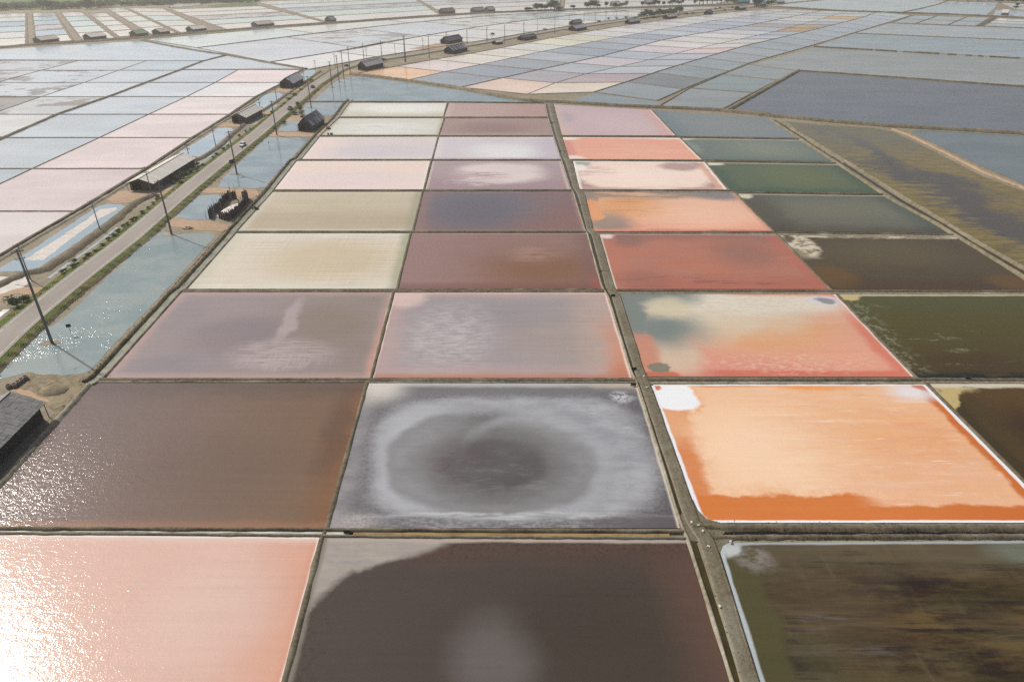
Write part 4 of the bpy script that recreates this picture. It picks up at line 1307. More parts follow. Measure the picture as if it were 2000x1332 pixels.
# patches of bare orange and tan earth
for poly, mt in (
    ([(210, 390), (232, 374), (262, 372), (300, 373), (330, 368), (352, 362), (340, 374), (318, 384), (290, 388), (250, 396), (222, 398)], M_ORANGE),
    ([(318, 430), (332, 421), (352, 428), (392, 431), (408, 430), (412, 441), (380, 448), (350, 444), (330, 442)], M_ORANGE),
    ([(382, 372), (400, 366), (440, 368), (500, 371), (508, 380), (480, 392), (470, 386), (440, 378), (400, 377)], M_ORANGE),
    ([(408, 431), (440, 440), (460, 436), (500, 385), (512, 372), (490, 408), (455, 446), (430, 452), (380, 450), (375, 446), (400, 440)], M_TAN),
    ([(514, 264), (528, 258), (560, 259), (590, 258), (620, 258), (640, 243), (650, 236), (630, 262), (612, 268), (560, 267), (530, 267)], M_ORANGE),
    ([(550, 235), (572, 228), (596, 228), (600, 234), (575, 237), (556, 238)], M_ORANGE),
    ([(408, 247), (430, 240), (455, 241), (486, 241), (515, 236), (500, 244), (470, 247), (440, 249)], M_ORANGE),
    ([(520, 180), (540, 172), (575, 173), (600, 168), (585, 178), (556, 181)], M_ORANGE),
    ([(378, 330), (395, 327), (402, 330), (376, 342), (360, 346), (352, 343)], M_ORANGE),
    ([(500, 226), (512, 220), (545, 215), (540, 222), (516, 226)], M_TAN),
    ([(640, 140), (662, 132), (700, 138), (716, 141), (690, 147), (660, 145)], M_TAN),
    ([(800, 96), (850, 86), (905, 82), (930, 82), (905, 90), (850, 97)], M_TAN),
    ([(-60, 596), (-20, 572), (40, 560), (90, 562), (82, 572), (48, 576), (28, 574), (0, 590), (-30, 610)], M_ORANGE),
    ([(20, 762), (40, 756), (75, 770), (100, 782), (84, 786), (60, 775)], M_ORANGE),
    ([(60, 730), (168, 735), (170, 752), (140, 782), (100, 802), (85, 785), (40, 752)], M_YARD),
    ([(-60, 1010), (0, 930), (110, 800), (140, 782), (128, 800), (20, 918), (-60, 1016)], M_YARD)):
    sheet('bare_earth', PL(poly), mt, .02 + .004 * R.random(), ragged=.4, step=1.5)
sheet('salt_flat', PL([(-60, 560), (0, 541), (50, 541), (60, 552), (45, 561), (20, 568), (0, 575), (-50, 590)]), M_SALT_FLOOR, .032, ragged=.4, step=1.2)
# ------------------------------------------------------------------ distant fields
_fm = {}
def field_mat(rgb, kind=0):
    """shared brine materials of the distant pans"""
    r_, g_, b_ = (int(rgb[i:i + 2], 16) for i in (0, 2, 4))
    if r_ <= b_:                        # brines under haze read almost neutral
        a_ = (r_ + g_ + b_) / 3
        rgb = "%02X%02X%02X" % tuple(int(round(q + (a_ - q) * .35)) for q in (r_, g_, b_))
    key = (rgb, kind, _cell(_at[0][0], GRID_X)[0] // 2, _cell(_at[0][1], GRID_Y)[0])
    if key not in _fm:
        m = NM('far_brine_%d' % len(_fm))
        oi = m.n.new('ShaderNodeObjectInfo')
        v = m.math('ADD', m.math('MULTIPLY', oi.outputs['Random'], .10), .95)
        c = m.scale_col(tone(rgb), v)
        n = m.noise(.02, .05, detail=5, rough=.6, seed=len(_fm))
        c = m.scale_col(c, m.math('ADD', m.math('MULTIPLY', m.step(n, .35, .65), .15), .915))
        if kind == 1:      # brown drying mud showing through
            p = m.step(m.noise(.035, .05, detail=7, rough=.68, seed=5), .50, .60)
            c = m.mix(c, tone('A79F98'), m.math('MULTIPLY', p, .8))
        if kind == 2:      # darker granular shallows
            p = m.step(m.noise(.5, 1.0, detail=4, rough=.7, seed=9), .35, .65)
            c = m.scale_col(c, m.math('ADD', m.math('MULTIPLY', p, .24), .88))
        w = m.noise(1.2, 1.8, detail=2, seed=3)
        m.film(m.math('MULTIPLY', w, .012), .12)
        m.finish(c, .9, spec=0.0)
        _fm[key] = m.mat
    return _fm[key]

def set_ground(c):
    q = sum((Vector((p.x, p.y, 0)) for p in c), Vector()) / len(c)
    v = q - Vector((0, 0, CAM_H))
    zc = v.y * CP - v.z * SP
    set_at(1000 + FOC * v.x / zc, 666 - FOC * (v.y * SP + v.z * CP) / zc)

_zi = [0]
def quad_pan(c, mat, group, label=None):
    _zi[0] += 1
    z = -.012 - .004 * (_zi[0] % 5)
    pts = [Vector((p.x, p.y, z)) for p in c]
    o = link('salt_pan', pts, [(0, 1, 2, 3)], mat)
    if o.data.polygons[0].normal.z < 0:
        o.data.flip_normals()
    return tag(o, label, kind='structure', group=group)

def shrink(c, d):
    ctr = sum(c, Vector()) / len(c)
    return [p + (ctr - p).normalized() * d for p in c]

def grid(rows, colours, group, hw=.7, h=.4, bank_mat=None, outer=True, mids=()):
    """rows: list of rows of ground points, far row first; makes the cells and the banks along the lines"""
    bank_mat = bank_mat or M_FAR_BANK
    nr, nc = len(rows), len(rows[0])
    for i in range(nr - 1):
        for j in range(nc - 1):
            c = [rows[i][j], rows[i][j + 1], rows[i + 1][j + 1], rows[i + 1][j]]
            cc = colours(i, j)
            if cc is None:
                continue
            rgb, k = cc if isinstance(cc, tuple) else (cc, 0)
            set_ground(c)
            quad_pan(c, field_mat(rgb, k), group)
    for i in range(nr):
        if outer or 0 < i < nr - 1:
            bank('earth_bank', rows[i], hw * .62, h * .7, bank_mat, seed=400 + i)
    for j in range(nc):
        if outer or 0 < j < nc - 1:
            thin = .55 if j in mids else 1.0
            bank('earth_bank', [r[j] for r in rows], hw * thin, h * thin, bank_mat, seed=450 + j)

def along(pts, ts):
    """points at fractions ts of a polyline"""
    tot = [0.0]
    for p, q in zip(pts, pts[1:]):
        tot.append(tot[-1] + (q - p).length)
    out = []
    for t in ts:
        t = min(max(t, 0), 1) * tot[-1]
        j = 0
        while j < len(pts) - 2 and tot[j + 1] < t:
            j += 1
        out.append(pts[j].lerp(pts[j + 1], (t - tot[j]) / max(1e-6, tot[j + 1] - tot[j])))
    return out

def length(pts):
    return sum((q - p).length for p, q in zip(pts, pts[1:]))

def lines_grid(lines, n, colours, group, hw=.7, h=.4, bank_mat=None, mids=(), ts=None, far_first=False):
    ts = ts or [i / n for i in range(n + 1)]
    cols = [along(L, ts) for L in lines]
    rows = [list(r) for r in zip(*cols)]
    rows.reverse()                       # far row first
    grid(rows, colours, group, hw, h, bank_mat, mids=mids)

# ---- F1: pale blue and pink pans left of the road
Y = [137, 162, 189.5, 224, 269.5, 330, 413, 520, 680]
Zx = [355, 283, 211, 112, 7, -143, -345, -620, -1040]
Mx = [465, 420, 364, 290, 194, 63, -115, -345, -700]
Ex = [588, 553, 499, 448, 375, 284, 147, -36, -278]
PINK = ['E4D5D2', 'E8DEDC', 'E6DAD7', 'E6D8D5', 'E4D4D1', 'DFCFCD', 'DDD2CD', 'DDD0CC']
BLUE = ['CDD2D8', 'D3D7DB', 'D0D4D8', 'CBD1D5', 'CDD2D5', 'C3CCD2', 'C3CCD2', 'C3CCD2']
grid([PL([(z, y), (m, y), (e, y)]) for y, z, m, e in zip(Y, Zx, Mx, Ex)],
     lambda i, j: (PINK if j else BLUE)[i], 'pale pans left of the road', .75, .4, M_MUD, mids=(1,))
# left of the long dike
Y2 = [119, 138, 162, 189.5, 224, 268]
rows = []
for y, z, n_, o_ in zip(Y2, [397, 350, 283, 211, 112, 7], [287, 232, 164, 80, -20, -150], [154, 80, -8, -110, -240, -410]):
    rows.append(PL([(-900, y), (o_, y), (n_, y), (z, y)]))
WEST = [['D3D2D4', 'D3D6D9', 'C4CDD2'], ['D6D4D5', 'D2D5D9', 'CDD3D8'], ['D8D9DB', 'D6D9DC', 'D8DBDD'], ['B9B4B0', 'B7B2AE', 'D5D5D4'], ['DEDCDA', 'DEDBD8', 'DEDCD9']]
WK = [[1, 0, 0], [1, 1, 0], [0, 1, 0], [1, 1, 1], [0, 0, 0]]
grid(rows, lambda i, j: (WEST[i][j], WK[i][j]), 'pale pans at the left edge', .6, .35, M_FAR_BANK, mids=(1, 2))
bank('earth_bank', resample(PL([(276, 79), (340, 92), (400, 102), (444, 108), (520, 122), (598, 135.5)]), 6), 2.2, .7, M_MUD, seed=501)
bank('earth_bank', resample(PL([(444, 108), (395, 120.5), (350, 138), (283, 163), (211, 190), (112, 224), (7, 270), (-143, 331)]), 5), 1.3, .6, M_MUD, seed=502)
set_at(480, 125)
quad_pan(PL([(397, 120), (446, 109), (588, 134.5), (358, 135.5)]), field_mat('CCD2D6'), 'pale pans left of the road')
# pond W1 and the levee with sheds
set_at(200, 100)
sheet('pond_water', PL([(-900, 150), (-300, 116.5), (0, 97), (272, 80.5), (340, 93), (444, 108), (396, 119.3), (0, 116.5), (-900, 112)][1:8]), field_mat('D2D6DA', 0), -.02, label='long pale pond below the far shed levee')
set_at(420, 98)
sheet('pond_water', PL([(284, 79), (384, 94.5), (530, 121.5), (445, 107.5), (340, 91.5)]), field_mat('C6CCD1', 0), -.03, label='narrow pale pond along the slanted dike')
LEV = [(-700, 139), (-200, 108), (0, 94), (56, 89), (168, 82), (270, 75), (350, 67.5), (437, 60.5), (540, 52.5), (630, 46.5), (700, 42), (803, 34.5), (875, 30), (950, 25.5), (1040, 22), (1125, 19), (1220, 16.5), (1300, 14.2), (1400, 11), (1500, 8)]
lev = resample(PL(LEV), 8)
bank('levee', lev, 5.5, 1.2, M_SCRUB, seed=503, step=8, wob=.2)
# V strips
VA = PL([(385, 94), (465, 86), (600, 67.5), (700, 56), (803, 45), (900, 36), (960, 31), (1100, 23), (1300, 15.5)])
LV = PL([(282, 77.5), (437, 63), (630, 49), (803, 36.5), (950, 27), (1100, 21), (1300, 15)])
VB = PL([(528, 122), (620, 107), (700, 95), (762, 80), (860, 66), (915, 56), (1000, 44), (1090, 33), (1195, 23), (1330, 14.5)])
VC = PL([(606, 136), (650, 129), (700, 118), (750, 109), (825, 98), (875, 90), (960, 77), (1020, 66.5), (1090, 54.5), (1160, 45.5), (1240, 34), (1300, 26.5), (1370, 20), (1440, 14)])
lines_grid([LV, VA], 5, lambda i, j: (['CDD2D6', 'CFD3D7', 'D1D5D8', 'D3D7DA', 'D4D8DB'][i], 0), 'long ponds below the shed levee', .9, .4)
CV = ['C6CBD0', 'CDD0D4', 'BFC5CB', 'CFD1D5', 'C9CCD0', 'CFD0D3', 'D2D3D6']
lines_grid([VA, VB], 7, lambda i, j: (CV[i], 1 if i in (2, 3, 5) else 0), 'pale pans behind the road', .8, .4)
CW = ['CCCFD2', 'C4C9CE', 'DDD5D2', 'B9BEC7', 'E0DCD9', 'E3D3CE', 'E2CFCA', 'DFDBD9', 'E3D6D3', 'E6DEDC']
lines_grid([VB, VC], 10, lambda i, j: (CW[i], 0), 'pink and pale pans behind the road', .8, .4)
# ---- field beyond the levee
def parcel(tl, tr, br, bl, cols, group='pale pans beyond the shed levee', hw=1.4, h=.5, ts=None):
    n = len(cols)
    L = [PL([tl]) [0], PL([bl])[0]]
    Rr = [PL([tr])[0], PL([br])[0]]
    ts = ts or [i / n for i in range(n + 1)]
    rows = [[L[0].lerp(L[1], t), Rr[0].lerp(Rr[1], t)] for t in ts]
    grid(rows, lambda i, j: cols[i] if isinstance(cols[i], tuple) else (cols[i], 0), group, hw, h, M_FAR_BANK)
parcel((-200, 33), (51, 26), (52, 88), (-260, 106), ['D6DDE0', 'D2D6DA', 'C3CCD4', 'D0D7DB', 'E2DFDC', 'EBE4DF'])
parcel((62, 26), (107, 25), (142, 80), (69, 86), ['DCE1E3', 'C6D0D8', 'C4CED8', ('D5CFD0', 1), 'C6CED5', 'EAE3DD'])
parcel((118, 25), (160, 24), (226, 75), (160, 79.5), ['DBE0E2', 'C6D0D9', 'D2D8DC', 'D5DADE', 'E9E4DF'])
parcel((172, 27), (208, 26), (276, 69), (232, 73), ['D8DDE0', 'D6DBDF', 'DADDDF', 'E2E1E0', 'E9E4DF'])
parcel((208, 17), (240, 15.5), (346, 65), (296, 68.5), ['D9DEE1', 'D6DADF', 'D2D8DD', 'D9DDE0', 'E9E4DF'])
parcel((248, 16), (318, 17), (410, 61), (352, 64.5), ['CFDBDE', 'D9DDE0', 'C9D1DA', 'D3D8DD', 'E9E4DF'])
parcel((332, 19), (508, 12.5), (636, 45), (444, 59), ['D0D6DA', 'D6D6D6', ('CDC6C2', 1), 'C9D1D9', 'EBE6E2'])
parcel((332, 9), (385, 6), (395, 11), (330, 16), ['D3E0E3'], hw=1.5)
parcel((500, 4), (800, -8), (860, 30), (642, 44), ['D3DADC', 'CBCFD2', ('C3C4C6', 1), 'CBD1D9', 'E6E3E1'])
parcel((805, -8), (1100, -16), (1090, 19), (868, 29), ['C9CED2', 'C6CACF', ('C4C5C8', 1), 'D3D6D9', 'E3E1E0'])
parcel((1105, -16), (1500, -20), (1400, 9), (1100, 18), ['BFC5CA', 'C6CACF', 'C6C9CD', 'D6D6D7'])
parcel((-900, 60), (-210, 34), (-270, 106), (-1100, 160), ['D6DDE0', 'C3CCD4', 'D0D7DB', 'E2DFDC'])
# ---- F2: the slanted field right of the road
L1 = PL([(690, 145.5), (764, 132), (827, 121), (873, 112), (908, 107), (950, 99.5), (988, 92.5), (1020, 86), (1093, 71.5), (1150, 62), (1220, 50.5), (1300, 39.5), (1400, 27.5), (1500, 18)])
L2 = PL([(901, 171), (1037, 140), (1177, 110), (1300, 77), (1454, 51.5), (1604, 22)])
LM = PL([(792, 158), (852, 144), (917, 131), (974, 119), (1058, 101.5), (1184, 77), (1300, 57), (1400, 40), (1552, 20)])
L3 = PL([(1030, 184.5), (1111, 152), (1240, 124), (1375, 92), (1520, 61), (1655, 23)])
L3b = PL([(1160, 180.5), (1216, 163), (1296, 136.5), (1454, 90), (1545, 69.5), (1685, 35), (1713, 24)])
L4 = PL([(1284, 197), (1359, 164), (1468, 122), (1580, 91), (1667, 65), (1779, 31)])
n = 17
PK = ['E8C4AB', 'DACDC8', 'E6D2C8', 'E5CFC6', 'E8D2C8', 'EACABB', 'EAC8B8', 'E2D0C4', 'DED9CF', 'DDD8D2', 'E4DAD6', 'E3DBD8', 'D9D4D3', 'CFCDD0', 'CBCBCF', 'C6C7CC', 'C2C4CA']
BL = ['A6ABB2', 'A2A7B0', 'A8ABB1', 'B1B4B8', 'A3A8B2', 'A8ACB6', 'B0B2BA', 'A6AAB6', 'B9BBC2', 'B3B5BE', 'A9ADB9', 'ACB0BA', 'B6B8C0', 'B2B4BC', 'BBBDC4', 'B7B9C1', 'B9BBC2']
lines_grid([L1, LM, L2], n, lambda i, j: ((PK if j == 0 else BL)[n - 1 - i], 0), 'slanted pans right of the road', .7, .35, mids=(1,))
L2b = along(L2, [i / 20 for i in range(21)])
P1 = ['DCC6B9', 'B4AFB2', 'B5B7BC', 'C6BEC0', 'B2B8C1', 'CDC3C5', 'DFC9C6', 'DEC9C5', 'E0CCC8', 'BFBFC4', 'AFB2B8', ('ADA9A6', 1), 'B4B6BA', 'C0C2C6', 'CACACC', 'B2B4BA', 'BBBEC4']
P2 = ['E4D1C3', 'B9ABAE', 'B7BBC0', 'B4B7BC', 'B5B9C1', 'D6C1BE', 'E0CAC6', 'DEC9C5', 'B3B7BE', 'AAB1B8', 'B3A08A', 'B3A58F', 'AFB2B8', 'B9BBC0', 'BFA98C', 'B6B9BF', 'BABDC3']
lines_grid([L2, L3, L3b], n, lambda i, j: (lambda q: q if isinstance(q, tuple) else (q, 0))((P1 if j == 0 else P2)[n - 1 - i]), 'slanted pans right of the road', .7, .35, mids=(1,))
P3 = ['9AA2A4', '8F9294', '99A1A4', '99A2A7', 'A3A7AB', 'A5ABB0', 'A0A9B0', 'A2AAB1', 'A6ACB2', 'A4ACB2', 'A5AEB6', 'A9B0B8', 'AAB2B9', 'AEB5BC', 'ADB4BB', 'B0B7BD']
lines_grid([L3b, L4], 16, lambda i, j: (P3[15 - i], 0), 'grey ponds between the two long dikes', .7, .35)
set_at(1200, 200)
sheet('pond_water', PL([(1112, 199), (1160, 182), (1282, 198.5), (1300, 211), (1200, 205)]), field_mat('939EA2'), -.03)
R4 = PL([(1412, 213), (1450, 193), (1510, 161), (1560, 139)])
L4b = PL([(1283, 210), (1331, 180), (1400, 149.5), (1460, 126.5)])
lines_grid([L4b, R4], 3, lambda i, j: (['9A9FA0', '919B9C', '999FA0'][i], 0), 'grey ponds between the two long dikes', .8, .4, ts=[0, .36, .70, 1])
# ---- right hand ponds
def big(poly, rgb, k=0, label=None, kindname='pond_water'):
    pc = [q for q in poly if q[0] < 2050]
    set_at(sum(q[0] for q in pc) / len(pc), sum(q[1] for q in pc) / len(pc))
    o = sheet(kindname, PL(poly), field_mat(rgb, k), -.02 - .004 * (len(poly) % 4), label=label)
    return o
big([(1436, 212), (1500, 175), (1563, 140.5), (2000, 171), (2600, 212), (2600, 318), (2000, 258), (1740, 243), (1600, 231), (1500, 221)], '7F838C', 2, 'big slate blue pond at the right, behind the long dark levee')
big([(1466, 127), (1590, 93), (2000, 116), (2600, 150), (2600, 208), (2000, 169), (1562, 138)], '9BA09E', 0, 'grey-green pond beyond the slate blue pond')
big([(1592, 91), (1669, 66.5), (2000, 80), (2600, 106), (2600, 148), (2000, 114)], '9AA5A9', 0, 'blue-grey pond beyond the broken dark dike')
big([(1671, 65), (1738, 46.5), (2000, 56), (2600, 78), (2600, 105), (2000, 79)], 'A5ABAC', 0, 'pale grey pond near the far right dike')
bank('earth_bank', px_line([(1562, 139), (1700, 148.5), (2000, 170), (2600, 211)]), 1.3, .7, M_MUD, seed=530)
bank('earth_bank', px_line([(1668, 65.5), (2000, 79.5), (2600, 105.5)]), 1.1, .5, M_FAR_BANK, seed=531)
bank('earth_bank', px_line([(1738, 45.8), (2000, 56), (2600, 78)]), 1.1, .5, M_FAR_BANK, seed=532)
for (a, b) in ((0, .30), (.315, .42), (.45, .62), (.66, .70), (.74, .77), (.80, .82), (.85, .98)):
    A, B = P(1590, 92), P(2000, 115.2)
    bank('earth_bank', resample([A.lerp(B, a), A.lerp(B, b)], 5), 1.5, .8, M_SCRUB, seed=540 + a * 10)
bank('earth_bank', px_line([(2000, 115.2), (2600, 149)]), 1.3, .6, M_SCRUB, seed=549)
# small grey ponds and sand at the far right
parcel((1783, 31), (1934, 35), (1906, 51.5), (1741, 45), ['A9AFAF', 'A6ADAD'], 'far right ponds', 1.0, .4)
parcel((1948, 36), (2400, 58), (2400, 71), (1920, 51.5), ['D9CFC0', 'B3B9BC', 'A9AFB2'], 'far right ponds', 1.0, .4)
bank('earth_bank', px_line([(1830, 32), (1790, 46)]), 1.2, .5, M_FAR_BANK, seed=555)
bank('earth_bank', px_line([(1890, 33), (1852, 49)]), 1.2, .5, M_FAR_BANK, seed=556)
bank('earth_bank', px_line([(1942, 35), (1908, 52)]), 3.0, .6, M_MUD, seed=557)
FR = resample(PL([(1505, 14), (1640, 22.5), (1765, 26.5), (1850, 29), (1937, 33), (2000, 36), (2500, 56)]), 6)
bank('levee', FR, 3.6, 1.4, M_SCRUB, seed=560, wob=.3)
big([(1520, 13), (1640, 21), (1760, 25), (1800, 18), (1848, 3), (1700, -10), (1450, -6), (1440, 8)], 'B3BAC0', 0, 'pale grey pond beyond the far dike')
big([(1765, 25.5), (1850, 28), (1925, 31), (1940, 19), (1950, 6), (1852, 3), (1802, 18)], 'A9B2B7', 0, 'blue-grey pond beyond the far dike')
big([(1945, 20), (1975, 21), (2300, 36), (2300, 47), (2000, 34), (1940, 31)], 'A3AEB3', 0)
big([(1955, 6), (2300, 24), (2300, 34), (1985, 20)], 'B9BFBE', 0)
bank('earth_bank', px_line([(1756, 26), (1800, 17), (1830, 10), (1850, 2)]), 2.0, .6, M_FAR_BANK, seed=561)
# ---- the long dark levee across the picture and the slanted levee road
MAIN = px_line([(684, 146), (740, 151.5), (796, 158.5), (894, 173), (1020, 197), (1104, 201), (1200, 207), (1352, 213.5), (1412, 217), (1504, 227), (1600, 236), (1740, 247.5), (1860, 254), (2000, 262), (2600, 305)])
bank('levee', MAIN, 1.9, 1.2, M_LEVEE, seed=570, wob=.22, step=1.6)
bank('earth_bank', px_line([(1560, 138), (1500, 172), (1424, 215)]), 1.8, 1.0, M_LEVEE, seed=571, wob=.2)
SR1 = px_line([(1520, 235), (1656, 318), (1790, 401), (1920, 480), (2010, 531), (2200, 640)])
SR2 = px_line([(1506, 234), (1638, 321), (1738, 388), (1836, 441), (1862, 457.5), (2000, 541), (2160, 640)])
bank('earth_bank', SR1, 1.0, .75, M_LEVEE, seed=572, wob=.2)
bank('earth_bank', SR2, .9, .6, M_LEVEE, seed=573, wob=.2)
ditch('levee_road', mid(stations(SR1, 120), stations(SR2, 120)), 0.8, '5E584A', .0)

def algae():
    set_at(1800, 380)
    m = NM('algae_pond')
    n1 = m.noise(.035, .030, detail=7, rough=.62, seed=6)
    n2 = m.noise(.10, .35, detail=5, rough=.65, seed=8)
    c = m.mix(tone('7F7256'), tone('897D62'), m.step(n2, .4, .6))
    # open dark water along the middle of the pond
    a, b = P(1690, 290), P(1985, 440)
    d = (b - a).normalized()
    sp = m.n.new('ShaderNodeSeparateXYZ')
    m.L(m.pos(), sp.inputs[0])
    ex = m.math('SUBTRACT', sp.outputs[0], a.x)
    ey = m.math('SUBTRACT', sp.outputs[1], a.y)
    e = m.math('ADD', m.math('MULTIPLY', ex, d.y), m.math('MULTIPLY', ey, -d.x))
    t = m.math('ADD', m.math('MULTIPLY', ex, d.x), m.math('MULTIPLY', ey, d.y))
    e = m.math('ADD', e, m.math('MULTIPLY', m.math('SUBTRACT', n1, .5), 46))
    e = m.math('ADD', e, m.math('MULTIPLY', m.math('SUBTRACT', n2, .5), 24))
    w = m.math('ADD', 5.0, m.math('MULTIPLY', t, .085))
    dark = m.step(m.math('SUBTRACT', m.math('ABSOLUTE', e), w), 6.0, -6.0)
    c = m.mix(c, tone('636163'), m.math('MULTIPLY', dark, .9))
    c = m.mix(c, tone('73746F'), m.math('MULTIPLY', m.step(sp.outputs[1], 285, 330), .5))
    return brine(m, c, .12, .7, .06, .06, 5)
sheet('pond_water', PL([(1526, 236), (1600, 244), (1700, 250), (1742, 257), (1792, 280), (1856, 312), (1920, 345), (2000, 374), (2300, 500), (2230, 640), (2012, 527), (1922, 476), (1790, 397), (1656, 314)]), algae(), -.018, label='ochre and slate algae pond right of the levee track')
set_at(1900, 290)
sheet('pond_water', PL([(1779, 258), (1800, 254), (1860, 257), (2000, 265), (2600, 310), (2600, 560), (2000, 360), (1920, 325), (1850, 292), (1800, 269)]), field_mat('7C878D', 0), -.022, label='steel blue pond at the right edge below the dark levee')
bank('earth_bank', px_line([(1744, 253), (1775, 264), (1856, 303), (1920, 336), (2000, 367), (2300, 492)]), 1.3, .45, M_TAN, seed=575, wob=.3)
sheet('salt_flat', PL([(1519, 235), (1532, 236), (1562, 258), (1610, 290), (1652, 318), (1646, 319), (1600, 290), (1550, 257)]), M_MUD_PALE, .03, ragged=.5)
# ---- green fields and a wood beyond
sheet('grass_field', PL([(-1500, 30), (0, 22), (120, 17), (330, 8), (330, -60), (-2500, -60)]), M_FIELD, -.08)
sheet('grass_field', PL([(400, 12), (500, 4), (505, 11), (420, 15)]), M_FIELD, -.05)
sheet('grass_field', PL([(335, 3), (600, -10), (1200, -24), (1200, -70), (335, -70)]), M_FIELD, -.07)
# ------------------------------------------------------------------ materials of the objects
def ribbed(name, rgb, rgb2, pitch=.9, rough=.6):
    m = NM(name)
    tc = m.n.new('ShaderNodeTexCoord')
    sp = m.n.new('ShaderNodeSeparateXYZ')
    m.L(tc.outputs['Object'], sp.inputs[0])
    cell = m.math('FLOOR', m.math('DIVIDE', sp.outputs[0], pitch))
    wn_ = m.n.new('ShaderNodeTexWhiteNoise')
    wn_.noise_dimensions = '1D'
    m.L(cell, wn_.inputs['W'])
    n = m.noise(.8, .8, .8, detail=5, rough=.7, coord=tc.outputs['Object'])
    f = m.math('ADD', m.math('MULTIPLY', wn_.outputs[0], .5), m.math('MULTIPLY', n, .5))
    return m.finish(m.mix(rgb, rgb2, m.step(f, .3, .7)), rough, spec=.35)

M_ROOF_PALE = ribbed('pale_sheet_roof', (.74, .71, .64, 1), (.66, .63, .56, 1), 1.1)
M_ROOF_GREY = ribbed('grey_sheet_roof', (.48, .485, .48, 1), (.38, .385, .385, 1), .9)
M_ROOF_DARK = ribbed('dark_board_roof', (.10, .10, .115, 1), (.17, .17, .185, 1), .7, .5)
M_ROOF_RUST = ribbed('rusty_sheet_roof', (.30, .17, .13, 1), (.36, .33, .30, 1), 1.3)
M_ROOF_BROWN = ribbed('brown_sheet_roof', (.60, .52, .44, 1), (.52, .45, .38, 1), 1.2)
M_ROOF_GREEN = ribbed('green_sheet_roof', (.17, .26, .15, 1), (.20, .29, .18, 1), 1.2)
M_ROOF_TEAL = ribbed('teal_sheet_roof', (.16, .42, .36, 1), (.20, .48, .42, 1), 1.2)
M_WALL_DARK = plain('dark_weathered_boards', (.060, .055, .055), .85, .3, 2.0, objcoord=True)
M_WALL_BROWN = plain('brown_weathered_boards', (.125, .098, .082), .85, .3, 2.0, objcoord=True)
M_WALL_GREY = plain('grey_weathered_boards', (.17, .16, .155), .85, .25, 2.0, objcoord=True)
M_POST = plain('post_timber', (.16, .13, .10), .85, .25, 3.0, objcoord=True)
M_CONC = plain('pole_concrete', (.19, .185, .18), .8, .18, 2.5, objcoord=True)
M_STEEL = plain('crossarm_steel', (.16, .16, .165), .5, .1, 2.0, objcoord=True)
M_RING = plain('ring_concrete', (.30, .25, .22), .85, .25, 3.0, objcoord=True)
M_TYRE = plain('tyre_rubber', (.02, .02, .02), .8, .1, 3.0, objcoord=True)
M_GLASS = plain('car_glass', (.02, .025, .03), .08, .05, 1.0, spec=.6, objcoord=True)
M_WHITEPAINT = plain('white_car_paint', (.78, .78, .78), .25, .03, 1.0, spec=.5, objcoord=True)
M_DARKPAINT = plain('dark_car_paint', (.05, .055, .075), .25, .05, 1.0, spec=.5, objcoord=True)
M_GREYPAINT = plain('grey_car_paint', (.20, .205, .22), .3, .05, 1.0, spec=.5, objcoord=True)
M_LAMP = plain('lamp_glass', (.55, .52, .48), .2, .05, 1.0, objcoord=True)
M_TAIL = plain('tail_lamp_red', (.35, .03, .03), .3, .05, 1.0, objcoord=True)
M_BLACK = plain('black_sheet', (.025, .025, .03), .6, .1, 2.0, objcoord=True)
M_BARK = plain('bark', (.12, .09, .06), .9, .25, 3.0, objcoord=True)
M_SACK = plain('white_sack', (.62, .60, .55), .85, .1, 4.0, objcoord=True)
M_CLAY = plain('fired_clay', (.36, .20, .15), .8, .3, 4.0, objcoord=True)
M_BASKET = plain('dark_basket', (.07, .06, .055), .85, .2, 4.0, objcoord=True)
M_ENGINE = plain('engine_grey', (.20, .21, .21), .5, .2, 4.0, objcoord=True)

def leaf_mat(name, a, b):
    m = NM(name)
    g = m.n.new('ShaderNodeNewGeometry')
    c = m.mix(a, b, g.outputs['Random Per Island'])
    m.finish(c, .75, spec=.2)
    tr = m.n.new('ShaderNodeBsdfTranslucent')          # leaves let the low sun through
    m.L(c, tr.inputs['Color'])
    mx = m.n.new('ShaderNodeMixShader')
    mx.inputs[0].default_value = .45
    m.L(m.bsdf.outputs[0], mx.inputs[1])
    m.L(tr.outputs[0], mx.inputs[2])
    m.L(mx.outputs[0], m.n['Material Output'].inputs['Surface'])
    return m.mat
M_LEAF = leaf_mat('leaf_green', (.06, .11, .025, 1), (.12, .18, .05, 1))
M_LEAF_DARK = leaf_mat('leaf_dark_green', (.04, .075, .026, 1), (.075, .115, .04, 1))
M_LEAF_OLIVE = leaf_mat('leaf_olive', (.085, .095, .035, 1), (.15, .15, .06, 1))

